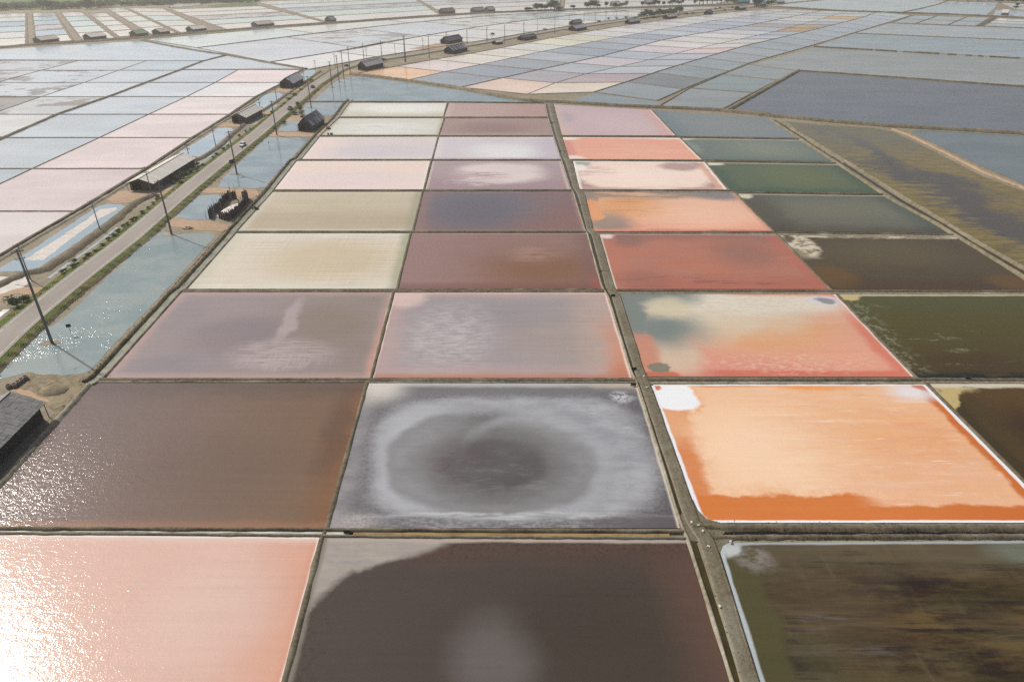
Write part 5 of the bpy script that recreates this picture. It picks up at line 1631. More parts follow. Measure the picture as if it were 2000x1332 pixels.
# ------------------------------------------------------------------ sheds
def shed(name, FL, FR, BR, eave, ridge, roof, wall, label, group='salt sheds', over=.9, door='L', sheets=0, open_side=False, cat='shed'):
    """barn on three traced ground corners: near left, near right, far right (photo pixels)"""
    a, b, c = P(*FL), P(*FR), P(*BR)
    lg = c - b
    Ln = lg.length
    dl = lg.normalized()
    dw = Vector((-dl.y, dl.x, 0))
    if (a - b).dot(dw) < 0:
        dw = -dw
    Wd = max(3.0, abs((a - b).dot(dw)))
    # local frame: x along the ridge away from the near gable, y across from right to left
    left = (dl.x * dw.y - dl.y * dw.x) > 0
    o = thing(name, b, label, cat, group, rz=math.atan2(dl.y, dl.x))
    ys = 1.0 if left else -1.0
    def V(x, y, z):
        return Vector((x, y * ys, z))
    t = .14
    # gable walls: boards either side of a doorway and the triangle above it
    for (x, has_door) in ((0.0, True), (Ln - t, False)):
        m = MB()
        if has_door and door:
            d0, d1 = (Wd * .52, Wd * .93) if door == 'L' else (Wd * .1, Wd * .5)
            m.hexa([V(x, 0, 0), V(x + t, 0, 0), V(x + t, d0, 0), V(x, d0, 0), V(x, 0, eave), V(x + t, 0, eave), V(x + t, d0, eave), V(x, d0, eave)])
            m.hexa([V(x, d1, 0), V(x + t, d1, 0), V(x + t, Wd, 0), V(x, Wd, 0), V(x, d1, eave), V(x + t, d1, eave), V(x + t, Wd, eave), V(x, Wd, eave)])
        else:
            m.hexa([V(x, 0, 0), V(x + t, 0, 0), V(x + t, Wd, 0), V(x, Wd, 0), V(x, 0, eave), V(x + t, 0, eave), V(x + t, Wd, eave), V(x, Wd, eave)])
        k = len(m.v)
        for xx in (x, x + t):
            m.v += [V(xx, 0, eave), V(xx, Wd, eave), V(xx, Wd / 2, ridge - .08)]
        m.f += [(k, k + 1, k + 2), (k + 5, k + 4, k + 3), (k, k + 3, k + 4, k + 1), (k + 1, k + 4, k + 5, k + 2), (k + 2, k + 5, k + 3, k)]
        # upright battens
        nb = max(3, int(Wd / 1.1))
        for i in range(nb + 1):
            y = Wd * i / nb
            if has_door and door and d0 < y < d1:
                continue
            m.quadbox(V(x - .03 if x < 1 else x + t + .03, min(max(y, .06), Wd - .06), eave * .5), .03, .06, eave * .5)
        m.build('gable_wall', wall, o)
    # side walls
    for y in (0.0, Wd - t):
        m = MB()
        m.hexa([V(t + .01, y, 0), V(Ln - t - .01, y, 0), V(Ln - t - .01, y + t, 0), V(t + .01, y + t, 0),
                V(t + .01, y, eave - .05), V(Ln - t - .01, y, eave - .05), V(Ln - t - .01, y + t, eave - .05), V(t + .01, y + t, eave - .05)])
        nb = max(3, int(Ln / 2.2))
        for i in range(nb + 1):
            m.quadbox(V(t + .1 + (Ln - 2 * t - .2) * i / nb, y - .04 if y == 0 else y + t + .04, eave * .5), .07, .035, eave * .5 - .03)
        m.build('side_wall', wall, o)
    # roof slopes with ribs and a ridge cap
    pitch = (ridge - eave) / (Wd / 2)
    ow = over
    for side in (0, 1):
        ye, ze = (-ow, eave - pitch * ow) if side == 0 else (Wd + ow, eave - pitch * ow)
        yr, zr = Wd / 2, ridge
        th = .07
        if sheets and (side == 0 or sheets[1] < 5):
            rf = bpy.data.objects.new('roof_slope', None)
            COL.objects.link(rf)
            rf.parent = o
            nx, ny = sheets
            dx = (Ln + 2 * ow) / nx
            for j in range(ny):
                for i in range(nx):
                    f0, f1 = j / ny, (j + 1) / ny + .03
                    lift = .05 * (ny - j) / ny * 0 + R.uniform(0, .05) + .02 * (j % 2)
                    x0 = -ow + i * dx + .02
                    x1 = x0 + dx - .035
                    ya, za = ye + (yr - ye) * f0, ze + (zr - ze) * f0
                    yb, zb = ye + (yr - ye) * min(f1, 1), ze + (zr - ze) * min(f1, 1)
                    m = MB()
                    m.hexa([V(x0, ya, za + lift), V(x1, ya, za + lift), V(x1, yb, zb + lift), V(x0, yb, zb + lift),
                            V(x0, ya, za + th + lift), V(x1, ya, za + th + lift), V(x1, yb, zb + th + lift), V(x0, yb, zb + th + lift)])
                    m.build('roof_sheet', roof[(i * 7 + j * 3 + R.randrange(3)) % len(roof)] if isinstance(roof, list) else roof, rf)
        else:
            m = MB()
            m.hexa([V(-ow, ye, ze), V(Ln + ow, ye, ze), V(Ln + ow, yr, zr), V(-ow, yr, zr),
                    V(-ow, ye, ze + th), V(Ln + ow, ye, ze + th), V(Ln + ow, yr, zr + th), V(-ow, yr, zr + th)])
            nb = max(3, int(Ln / 1.1))
            for i in range(nb + 1):
                x = -ow + .05 + (Ln + 2 * ow - .1) * i / nb
                m.hexa([V(x - .05, ye, ze + th), V(x + .05, ye, ze + th), V(x + .05, yr, zr + th), V(x - .05, yr, zr + th),
                        V(x - .05, ye, ze + th + .025), V(x + .05, ye, ze + th + .025), V(x + .05, yr, zr + th + .025), V(x - .05, yr, zr + th + .025)])
            m.build('roof_slope', roof if not isinstance(roof, list) else roof[0], o)
    m = MB()
    m.quadbox(V(Ln / 2, Wd / 2, ridge + .13), Ln / 2 + ow, .22, .05)
    m.build('ridge_cap', roof if not isinstance(roof, list) else roof[0], o)
    for sx in (-ow * .7, Ln + ow * .7):
        for sy in (-ow * .6, Wd + ow * .6):
            m = MB()
            m.tube(V(sx, sy, 0), V(sx, sy, eave - .2), .09, .08, 6)
            m.build('post', M_POST, o)
    return o

shed('shed', (258, 371), (301, 372.5), (381, 322), 3.2, 4.7, M_ROOF_PALE, M_WALL_BROWN, 'long shed with a pale grey roof beside the road, left of the roofless enclosure', over=1.1)
shed('shed', (455, 240), (481, 241), (513, 223.5), 3.3, 5.0, M_ROOF_PALE, M_WALL_BROWN, 'square shed with a beige roof left of the road, across from the dark plank shed', over=1.0)
shed('shed', (549, 171.5), (573, 172.5), (593, 161), 3.4, 6.2, M_ROOF_GREY, M_WALL_DARK, 'dark shed with a grey roof left of the road where it starts to bend', over=.9)
shed('shed', (587, 254), (610, 257), (634, 241.5), 3.0, 6.6, [M_ROOF_DARK, M_ROOF_DARK, M_ROOF_GREY], M_WALL_DARK, 'steep dark plank shed beside the whitish pans', over=.5, sheets=(14, 2))
shed('shed', (700, 137), (716, 138.5), (749, 130.5), 3.4, 6.3, M_ROOF_PALE, M_WALL_DARK, 'shed with a two-tone grey roof at the orange-edged pan by the bend', over=.8)
shed('shed', (860, 86), (875, 87), (903, 81.5), 3.0, 5.9, M_ROOF_DARK, M_WALL_DARK, 'dark-roofed shed across the road from the patched grey-roofed one', over=.7)
shed('shed', (873, 103.5), (885, 106), (913, 99), 3.0, 6.0, [M_ROOF_GREY, M_ROOF_DARK, M_ROOF_GREY], M_WALL_DARK, 'patched grey-roofed shed on the near side of the road', over=.6, sheets=(14, 1))
shed('shed', (965, 86.5), (970, 88), (982, 86), 2.2, 3.4, M_ROOF_PALE, M_WALL_DARK, 'small white-roofed hut between the road and the pink pans', over=.4)
shed('shed', (1014, 78.5), (1022, 80), (1048, 75.5), 2.6, 4.2, M_ROOF_DARK, M_WALL_DARK, 'long low dark shed at the edge of the pink pans', over=.4)
shed('shed', (1113, 60), (1125, 61.5), (1146, 57.5), 2.8, 5.2, M_ROOF_GREY, M_WALL_DARK, 'grey-roofed shed standing in front of the rusty-roofed one', over=.8)
shed('shed', (1114, 49), (1122, 50), (1137, 47), 2.8, 5.0, M_ROOF_RUST, M_WALL_DARK, 'rust-streaked shed behind the grey-roofed shed', over=.8)
shed('shed', (1222, 47), (1231, 48), (1250, 45), 2.8, 5.0, M_ROOF_GREY, M_WALL_DARK, 'grey-roofed shed left of the green clump by the road', over=.8)
shed('shed', (1297, 37), (1305, 38), (1322, 35.5), 2.8, 5.0, M_ROOF_BROWN, M_WALL_DARK, 'tan-roofed shed right of the green clump by the road', over=.8)
shed('shed', (1377, 28.5), (1384, 29.5), (1392, 27.5), 3.0, 5.0, M_ROOF_DARK, M_WALL_DARK, 'small dark hut past the tan-roofed shed', over=.5)
shed('shed', (1437, 20), (1445, 21), (1457, 19), 3.0, 5.8, M_ROOF_PALE, M_WALL_DARK, 'pale-roofed shed in front of the teal-roofed building', over=.7)
# sheds on the levee at the upper left
LS = [((81, 86), (83, 87), (117, 83), M_ROOF_BROWN, 'brown-roofed shed, leftmost on the far levee'),
      ((178, 79.5), (180, 80.5), (209, 77), M_ROOF_PALE, 'pale-roofed shed second from the left on the far levee'),
      ((267, 73), (270, 74), (291, 71.5), M_ROOF_GREEN, 'green-roofed shed on the far levee'),
      ((312, 69.5), (315, 70.3), (333, 68), M_ROOF_BROWN, 'tan-roofed shed just right of the green-roofed one on the far levee'),
      ((376, 64), (379, 64.8), (404, 62), M_ROOF_PALE, 'beige-roofed shed between the tan-roofed shed and the three-dike track'),
      ((502, 54.5), (505, 55.2), (536, 52), M_ROOF_BROWN, 'long brown-roofed shed standing alone near the middle of the far levee')]
for FL, FR, BR, rf, lb in LS:
    b, c = P(*FR), P(*BR)
    d = (c - b).normalized()
    back = Vector((-d.y, d.x, 0))
    if back.y < 0:
        back = -back
    a = b + back * 12
    # px of that third corner
    def topx(p):
        v = p - Vector((0, 0, CAM_H))
        zc = v.y * CP - v.z * SP
        yc = v.y * SP + v.z * CP
        return (1000 + FOC * v.x / zc, 666 - FOC * yc / zc)
    shed('shed', topx(a), FR, BR, 3.6, 6.0, rf, M_WALL_GREY, lb, group='sheds on the far levee', over=.8, door=None)
FH = [((647, 45), (657, 43.6), M_ROOF_GREY, 'tiny grey hut at the bend of the big dike on the far levee'),
      ((866, 28.5), (889, 26.5), M_ROOF_RUST, 'rust and white hut on the far levee left of two grey huts'),
      ((928, 26.5), (947, 24.8), M_ROOF_GREY, 'larger of two grey huts on the far levee'),
      ((955, 24.6), (967, 23.6), M_ROOF_BROWN, 'smaller brownish hut right of the grey hut on the far levee'),
      ((1198, 13.5), (1212, 12.8), M_ROOF_PALE, 'pale-roofed house among the far trees'),
      ((1264, 9.5), (1280, 8.5), M_ROOF_PALE, 'white house at the end of the far tree row'),
      ((1442, 8.5), (1464, 7), M_ROOF_TEAL, 'large teal-roofed building in the far trees'),
      ((1484, 14), (1496, 13), M_ROOF_TEAL, 'lower teal-roofed house right of the dark trees'),
      ((1518, 8.5), (1532, 8), M_ROOF_PALE, 'white-roofed house at the start of the far right dike'),
      ((1955, 30.2), (1967, 30.8), M_ROOF_PALE, 'white hut on the far right dike beside the sand strip')]
for FR, BR, rf, lb in FH:
    b, c = P(*FR), P(*BR)
    d = (c - b).normalized()
    back = Vector((-d.y, d.x, 0))
    if back.y < 0:
        back = -back
    shed('house' if 'house' in lb or 'building' in lb else 'hut', topx(b + back * 9), FR, BR, 3.4, 6.6, rf, M_WALL_GREY, lb,
         group='far huts and houses', over=.7, door=None, cat='house' if 'house' in lb else 'hut')

# the big shed in the left foreground, its roof laid in separate sheets
def near_shed():
    FR, BR = P(-47, 953, .2), P(85, 817, .2)         # foot of the right-hand wall
    lg = BR - FR
    dl = lg.normalized()
    dw = Vector((-dl.y, dl.x, 0))
    a = FR + dw * 10.5
    def shift(p):
        return topx(Vector((p.x, p.y, 0)))
    return shed('shed', shift(a), shift(Vector((FR.x, FR.y, 0))), shift(Vector((BR.x, BR.y, 0))), 3.6, 5.6,
                [M_ROOF_NEAR, M_ROOF_NEAR_B, M_ROOF_NEAR], M_WALL_DARK, 'large shed with a grey tiled sheet roof in the left foreground corner', over=1.0, sheets=(27, 10), door='L')
M_ROOF_NEAR = ribbed('light_grey_sheet_roof', (.24, .24, .232, 1), (.195, .197, .193, 1), .5)
M_ROOF_NEAR_B = ribbed('mid_grey_sheet_roof', (.19, .192, .188, 1), (.155, .157, .156, 1), .5)
near_shed()

# ------------------------------------------------------------------ roofless plank enclosure with salt inside
def enclosure():
    o = thing('salt_enclosure', P(445, 408), 'roofless enclosure of dark upright planks with white salt inside, right of a small pond', 'enclosure')
    o.location.z = 0
    base = o.location.copy()
    wallL = [(409, 428), (414, 420), (424, 412), (434, 403), (441, 394), (447, 388), (455, 387), (462, 390)]
    wallR = [(428, 427), (436, 430), (448, 430), (458, 424), (470, 412), (480, 400), (486, 392), (480, 386), (474, 387)]
    for k, pts in enumerate((wallL, wallR)):
        pl = resample(PL(pts), .34)
        ns = normals2(pl)
        m = MB()
        for i, (p, n) in enumerate(zip(pl, ns)):
            h = 2.6 + R.uniform(-.35, .5) + (.7 if R.random() < .1 else 0)
            d = Vector((n.y, -n.x, 0))
            M = Matrix((( d.x, n.x, 0), (d.y, n.y, 0), (0, 0, 1)))
            c = p - base + n * R.uniform(-.06, .06)
            c.z = h / 2
            m.quadbox(c, .155, .035 + R.random() * .02, h / 2, M)
        m.build('plank_wall', M_WALL_DARK, o)
        for i in range(3, len(pl), 9):
            q = MB()
            q.tube(pl[i] - base + ns[i] * .2, pl[i] - base + ns[i] * .2 + Vector((R.uniform(-.2, .2), R.uniform(-.2, .2), 3.6 + R.random() * 1.2)), .07, .05, 6)
            q.build('post', M_POST, o)
    for (x, y, h) in ((452, 392, 6.5), (461, 392, 6.2), (403, 428, 3.2)):
        q = MB()
        p = P(x, y) - base
        q.tube(p, p + Vector((.15, .1, h)), .08, .05, 6)
        q.build('post', M_POST, o)
    return o
enclosure()
def heap(name, c, rx, ry, h, mat, label, cat, rz=0.0, n=14):
    V, F = [(0, 0, h)], []
    rings = 5
    for r in range(1, rings + 1):
        f = r / rings
        for i in range(n):
            a = 2 * math.pi * i / n
            k = 1 + .18 * nz(math.cos(a) * 2 + c.x, math.sin(a) * 2 + c.y, r)
            zz = h * (1 - f * f) * (1 + .25 * nz(a * 3, r, c.x)) if r < rings else -.05
            V.append((rx * f * k * math.cos(a), ry * f * k * math.sin(a), zz))
    for i in range(n):
        F.append((0, 1 + i, 1 + (i + 1) % n))
    for r in range(rings - 1):
        for i in range(n):
            a = 1 + r * n + i
            b = 1 + r * n + (i + 1) % n
            F.append((a, a + n, b + n, b))
    o = link(name, V, F, mat, smooth=True, loc=c)
    o.rotation_euler[2] = rz
    return tag(o, label, cat)
ax = P(470, 396) - P(428, 420)
heap('salt_heap', P(450, 409, .05), 7.5, 2.3, .55, M_SALT, 'low heap of white salt inside the dark plank enclosure', 'salt heap', math.atan2(ax.y, ax.x))
heap('earth_mound', P(106, 762, .1), 3.0, 2.1, .8, M_YARD, 'low mound of dug earth beside the large foreground shed', 'mound')

# ------------------------------------------------------------------ poles
ORD = ['first', 'second', 'third', 'fourth', 'fifth', 'sixth', 'seventh', 'eighth', 'ninth', 'tenth', 'eleventh', 'twelfth', 'thirteenth', 'fourteenth', 'fifteenth',
       'sixteenth', 'seventeenth', 'eighteenth', 'nineteenth', 'twentieth']
RIGHT = [((102, 670), 487), ((335.5, 458), 352), ((463, 341), 256), ((541, 265), 197), ((608, 211), 149), ((649, 172), 120), ((662.5, 161), 108), ((672, 154), 99.5),
         ((684, 141), 92), ((711.5, 122), 85), ((746.5, 118), 80), ((791, 122), 71), ((792.5, 121), 70), ((838.5, 114), 66.5), ((873, 103), 63), ((912.5, 88), 58), ((951, 84), 53),
         ((986, 87), 48.5), ((1023, 80), 43.5)]
FARP = [((1050, 69), 37), ((1083, 67), 33.5), ((1111, 53), 30), ((1140, 49), 28), ((1162, 47), 25), ((1183, 41), 22), ((1204, 36), 19.5), ((1226, 34), 18), ((1252, 31), 15), ((1280, 28), 13)]
LEFTP = [((60, 547), 476), ((196, 451), 391), ((297, 381), 325), ((372, 318), 281), ((422, 288), 246), ((470.5, 251), 215), ((510, 222), 193), ((541.5, 202), 168), ((568, 176), 150), ((595, 160), 132),
         ((617, 141), 118), ((655, 132), 105), ((716.5, 116), 92), ((772, 108), 84), ((826.5, 97), 75), ((876, 87), 68)]
def pole(base, ytop, label, group, arms=2, rad=.2, rz=.6):
    p = P(*base)
    h = max(6.0, min(26.0, top_height(p, ytop)))
    o = thing('utility_pole', p, label, 'utility pole', group, rz)
    m = MB()
    m.tube((0, 0, -.3), (0, 0, h), rad, rad * .55, 8)
    m.build('shaft', M_CONC, o)
    far_ = p.length > 420
    for k in range(arms):
        z = h - .5 - k * 1.7
        m = MB()
        m.quadbox((0, 0, z), 1.15 - .2 * k, .06, .07)
        m.tube((-.8, 0, z), (0, 0, z - .7), .03, .03, 4)
        m.tube((.8, 0, z), (0, 0, z - .7), .03, .03, 4)
        a = m.build('crossarm', M_STEEL, o)
        if not far_:
            for x in (-1.0, -.45, .45, 1.0):
                q = MB()
                q.tube((x * (1 - .15 * k), 0, z + .07), (x * (1 - .15 * k), 0, z + .38), .06, .045, 6)
                q.build('insulator', M_CONC, a)
    return o, h
poles = {}
for i, (b, t) in enumerate(RIGHT):
    w = 'standing in water' if i in (0, 1, 2, 5, 6, 7) else ('beside the road' if i < 9 else 'past the bend')
    poles[i] = pole(b, t, '%s tall pole from the near end of the right-hand row, %s' % (ORD[i], w), 'tall poles right of the road', 2, .34)
for i, (b, t) in enumerate(LEFTP):
    pole(b, t, '%s shorter pole from the near end of the left-hand row' % ORD[i], 'shorter poles left of the road', 2, .19)
for i, (b, t) in enumerate(FARP):
    pole(b, t, '%s thin pole past the low dark shed along the far road' % ORD[i], 'far poles along the road', 1, .22)
# muddy footings of the poles that stand in water
for (b, t) in (RIGHT[0], RIGHT[1], RIGHT[2], RIGHT[5], RIGHT[6], RIGHT[7], RIGHT[4]):
    sheet('mud_islet', [P(*b) + Vector((math.cos(a) * 2.6 - .6, math.sin(a) * 1.3, 0)) for a in (0, .8, 1.6, 2.4, 3.2, 4.0, 4.8, 5.6)], M_MUD_PALE, .03, ragged=.3, step=1)
# street lamp arm and sign on the poles
o, h = poles[0]
m = MB(); m.tube((0, 0, h * .62), (-2.1, 0, h * .66), .05, .04, 6); m.build('lamp_arm', M_STEEL, o)
m = MB(); m.quadbox((-2.3, 0, h * .665), .35, .12, .06); m.build('lamp_head', M_LAMP, o)
o, h = poles[2]
m = MB(); m.quadbox((-1.15, 0, h * .31), .85, .06, .75); m.build('sign_board', M_BLACK, o)
def sign(base, ytop, w, hgt, label, rz=.4, mat=None):
    p = P(*base)
    h = top_height(p, ytop)
    o = thing('sign', p, label, 'sign', None, rz)
    m = MB(); m.tube((0, 0, -.2), (0, 0, h - hgt * .3), .06, .06, 6); m.build('post', M_POST, o)
    m = MB(); m.quadbox((0, -.06, h - hgt / 2), w / 2, .03, hgt / 2); m.build('board', mat or M_BLACK, o)
    return o
sign((139.5, 653), 633, 1.0, .8, 'small dark signboard on a post standing in the sparkling canal')
sign((475.5, 301), 287, .6, .6, 'small road sign on the grass verge just below the white car', rz=.2)
sign((527, 293), 277, .45, .5, 'dark marker post standing in the grey pond below the orange track', rz=0)

# ------------------------------------------------------------------ vehicles
def road_dir(p):
    j = min(range(1, len(rc) - 1), key=lambda i: (rc[i] - p).length)
    d = (rc[j + 1] - rc[j - 1])
    return math.atan2(d.y, d.x)
def profile_body(m, prof, w0, w1, zsplit):
    """body from a side profile of (x, z), narrowed above zsplit"""
    n = len(prof)
    k = len(m.v)
    for s_ in (-1, 1):
        for x, z in prof:
            w = w0 if z <= zsplit else w1
            m.v.append(Vector((x, s_ * w, z)))
    for i in range(n):
        j = (i + 1) % n
        m.f.append((k + i, k + j, k + n + j, k + n + i))
    m.f.append(tuple(k + n - 1 - i for i in range(n)))
    m.f.append(tuple(k + n + i for i in range(n)))
def car(px, label, paint, rz_add=0.0, pickup=False, on_road=True, L=4.4):
    p = P(px[0], px[1], RZ if on_road else .2)
    o = thing('parked_car' if not on_road else 'car', p, label, 'car', None, road_dir(p) + rz_add)
    hw = .88
    m = MB()
    if pickup:
        profile_body(m, [(-2.6, .35), (2.5, .35), (2.55, .8), (1.4, .98), (-.15, 1.0), (-2.6, 1.0)], hw, hw, 2)
    else:
        profile_body(m, [(-L / 2, .35), (L / 2, .35), (L / 2, .72), (L * .22, .92), (-L * .45, .98), (-L / 2, .85)], hw, hw, 2)
    m.build('body', paint, o)
    m = MB()
    if pickup:
        profile_body(m, [(1.3, .96), (.75, 1.62), (-.2, 1.66), (-.35, .98)], hw * .96, hw * .8, 1.2)
    else:
        profile_body(m, [(L * .24, .9), (L * .06, 1.42), (-L * .30, 1.45), (-L * .46, .96)], hw * .96, hw * .78, 1.2)
    g = m.build('window', M_GLASS, o)
    m = MB()
    if pickup:
        m.quadbox((.28, 0, 1.675), .5, hw * .8, .025)
    else:
        m.quadbox((-L * .12, 0, 1.465), L * .19, hw * .79, .025)
    m.build('roof', paint, o)
    for sx in (-1, 1):
        for sy in (-1, 1):
            m = MB()
            m.tube((sx * L * .31, sy * (hw - .2), .33), (sx * L * .31, sy * (hw + .02), .33), .33, .33, 14)
            wheel = m.build('wheel', M_TYRE, o)
            m = MB()
            m.tube((sx * L * .31, sy * (hw + .0), .33), (sx * L * .31, sy * (hw + .035), .33), .2, .19, 10)
            m.build('rim', M_STEEL, wheel)
    xe = 2.55 if pickup else L / 2
    for sy in (-1, 1):
        m = MB(); m.quadbox((xe + .01, sy * .62, .68), .03, .18, .09); m.build('headlight', M_LAMP, o)
        m = MB(); m.quadbox((-(2.6 if pickup else L / 2) - .01, sy * .66, .78), .03, .14, .1); m.build('tail_light', M_TAIL, o)
    return o
car((474.5, 285), 'white car driving on the road in the lane nearer the canal side', M_WHITEPAINT, math.pi)
car((611, 171.5), 'dark car on the road level with the dark left-hand shed', M_DARKPAINT, 0)
car((677, 130), 'dark car far off on the road bend', M_DARKPAINT, 0, L=4.2)
car((566.5, 214), 'grey pickup parked on the road edge beside the scrub clump', M_GREYPAINT, 0, pickup=True)

def roller(px, label, s=1.0):
    p = P(*px)
    o = thing('salt_roller', p, label, 'roller', 'small rollers on the pans', -.5)
    m = MB(); m.tube((0, -.75 * s, .35), (0, .75 * s, .35), .35, .35, 12); m.build('drum', M_TYRE, o)
    m = MB(); m.quadbox((-1.0, 0, .62), .55, .36, .06); m.quadbox((-.3, .5, .5), .75, .04, .05); m.quadbox((-.3, -.5, .5), .75, .04, .05); m.build('frame', M_STEEL, o)
    m = MB(); m.quadbox((-.85, 0, .95), .34, .26, .27); m.tube((-.85, .1, 1.2), (-.85, .1, 1.6), .05, .05, 6); m.build('engine', M_ENGINE, o)
    m = MB(); m.quadbox((-1.4, 0, 1.0), .16, .2, .04); m.quadbox((-1.55, 0, 1.25), .03, .2, .24); m.build('seat', M_BLACK, o)
    for sy in (-1, 1):
        m = MB(); m.tube((-1.35, sy * .45, .3), (-1.35, sy * .6, .3), .3, .3, 12); m.build('wheel', M_TYRE, o)
    return o
roller((501.5, 409.5), 'small grey engine roller at the edge of the beige clay pan near the enclosure')
roller((643, 253), 'small dark roller at the edge of the whitish pan near the dark plank shed')
def basket(px, label):
    p = P(*px)
    o = thing('basket', p, label, 'basket', 'dark baskets on the whitish pan', R.random())
    m = MB(); m.tube((0, 0, 0), (0, 0, .75), .34, .46, 10, caps=False); m.tube((0, 0, .02), (0, 0, .06), .33, .33, 10); m.build('body', M_BASKET, o)
    m = MB(); m.tube((-.3, 0, .75), (0, 0, 1.05), .03, .03, 5); m.tube((.3, 0, .75), (0, 0, 1.05), .03, .03, 5); m.build('handle', M_BASKET, o)
for x, w in ((641.2, 'left'), (646.4, 'middle'), (648.6, 'right')):
    basket((x, 263.6), '%s one of three dark upright baskets in the near corner of the whitish pan' % {'left': 'separate', 'middle': 'middle', 'right': 'end'}[w])
# concrete rings beside the foreground shed
def ring(p, label):
    n = 16
    V, F = [], []
    for (r, z) in ((.52, 0), (.52, .75), (.40, .75), (.40, .05)):
        for i in range(n):
            a = 2 * math.pi * i / n
            V.append((r * math.cos(a), r * math.sin(a), z))
    for k in range(3):
        for i in range(n):
            j = (i + 1) % n
            F.append((k * n + i, k * n + j, (k + 1) * n + j, (k + 1) * n + i))
    F.append(tuple(3 * n + i for i in range(n)))
    o = link('concrete_ring', V, F, M_RING, loc=p)
    return tag(o, label, 'concrete ring', 'row of concrete rings')
for (x, y), w in zip(((17.5, 757), (29, 755), (36.5, 750), (43, 745), (50.5, 740)), ('nearest to the foreground shed roof', 'second from the shed roof', 'in the middle of the row', 'second from the canal', 'nearest to the canal')):
    ring(P(x, y, .06), 'brown concrete ring of the row of five, %s' % w)
for x, w in ((588.5, 'farthest from the shed'), (592, 'second from the far end'), (595.5, 'second from the shed'), (599, 'touching the shed')):
    o = ring(P(x, 229.6, .05), 'small dark drum in the row behind the dark plank shed, %s' % w)
    o.name = 'drum'; o['category'] = 'drum'; o['group'] = 'drums behind the dark plank shed'
    o.data = o.data.copy(); o.data.materials[0] = M_BLACK
# heap of clay bricks: a small pile of pots beside the orange track
def pile():
    o = thing('brick_pile', P(367, 446, .05), 'small pile of reddish and white blocks on the bank below the orange track', 'pile')
    for i in range(46):
        a = R.random() * 6.28
        r = R.random() ** .6
        z = .12 + .62 * (1 - r) * R.random()
        m = MB()
        M = Matrix.Rotation(R.random() * 3, 3, 'Z') @ Matrix.Rotation(R.uniform(-.4, .4), 3, 'X')
        m.quadbox((1.7 * r * math.cos(a), .9 * r * math.sin(a), z), .22, .14, .12, M)
        m.build('brick', M_CLAY if R.random() < .7 else M_SACK, o)
pile()
# white sacks and little sluice boards on the banks
for (x, y), w in (((1351, 1020), 'on the flat mud left of the orange pan corner'), ((1364, 1026), 'just right of the first sack at the bank crossing'), ((1373, 1037), 'at the middle of the bank crossing'),
                  ((1384, 1067), 'on the mud beside the pale corner of the black-brown pan'), ((1406, 1184), 'alone on the wide bank between the two near dark pans'), ((1427, 1058), 'beside the top edge of the black-brown pan'),
                  ((1264, 757), 'at the far end of the bank beside the white salt corner'), ((1258, 735), 'at the bank crossing below the slate and coral pan')):
    p = P(x, y, .26)
    m = MB()
    m.hexa([(-.26, -.15, 0), (.26, -.16, 0), (.27, .15, 0), (-.24, .16, 0), (-.18, -.09, .15), (.2, -.1, .17), (.19, .09, .15), (-.17, .1, .16)])
    o = link('sack', m.v, m.f, M_SACK, loc=p)
    o.rotation_euler[2] = R.random() * 3
    tag(o, 'small white sack ' + w, 'sack', 'white sacks on the mud banks')
for (x, y), w in (((1238, 722), 'across the ditch below the slate and coral pan'), ((1197, 579), 'across the ditch at the corner of the grey-lilac pan'), ((1237, 753), 'at the far right corner of the ringed grey pan'),
                  ((1889, 741.5), 'on the dike above the deep brown pond'), ((678, 1040.5), 'where the white ditch turns orange')):
    p = P(x, y, .1)
    o = thing('sluice_gate', p, 'little dark wooden sluice board ' + w, 'sluice gate', 'sluice boards in the ditches', R.uniform(-.2, .2))
    m = MB(); m.quadbox((0, 0, .3), .5, .04, .3); m.build('board', M_WALL_DARK, o)
    for s_ in (-1, 1):
        m = MB(); m.tube((s_ * .52, 0, -.2), (s_ * .52, 0, .85), .05, .05, 6); m.build('post', M_POST, o)
# ------------------------------------------------------------------ plants
def nth_(i):
    tens = ['', '', 'twent', 'thirt', 'fort']
    if i < 20:
        return ORD[i]
    t, u = divmod(i + 1, 10)
    return tens[t] + 'ieth' if u == 0 else tens[t] + 'y-' + ORD[u - 1]
def crown_mesh(name, n, rx, rz, leaf, mat, seed, lobes=7):
    q = random.Random(seed)
    cs = []
    for i in range(lobes):
        a = q.random() * 6.28
        r = rx * .55 * math.sqrt(q.random())
        cs.append((Vector((r * math.cos(a), r * math.sin(a), q.uniform(-.35, .45) * rz)), q.uniform(.38, .62)))
    V, F = [], []
    for i in range(n):
        c, s_ = q.choice(cs)
        d = Vector((q.gauss(0, 1), q.gauss(0, 1), q.gauss(0, 1))).normalized() * (q.random() ** .45)
        p = c + Vector((d.x * rx * s_, d.y * rx * s_, d.z * rz * s_))
        if p.z < -rz * .8:
            continue
        u = Vector((q.gauss(0, 1), q.gauss(0, 1), q.gauss(0, .6))).normalized()
        w = u.orthogonal().normalized()
        k = leaf * q.uniform(.6, 1.3)
        b = len(V)
        V += [p - u * k, p + w * k * .5, p + u * k, p - w * k * .5]
        F.append((b, b + 1, b + 2, b + 3))
    me = bpy.data.meshes.new(name)
    me.from_pydata([tuple(v) for v in V], [], F)
    me.materials.append(mat)
    return me
CROWNS = [crown_mesh('crown', 700, 1, 1, .13, [M_LEAF_DARK, M_LEAF][i % 2], 50 + i, 6 + i) for i in range(4)]
SHRUBS = [crown_mesh('leaves', 420, 1, .8, .13, [M_LEAF, M_LEAF_DARK, M_LEAF_OLIVE][i % 3], 80 + i, 5) for i in range(6)]
m = MB()
m.tube((0, 0, 0), (.03, .02, .55), .055, .035, 7)
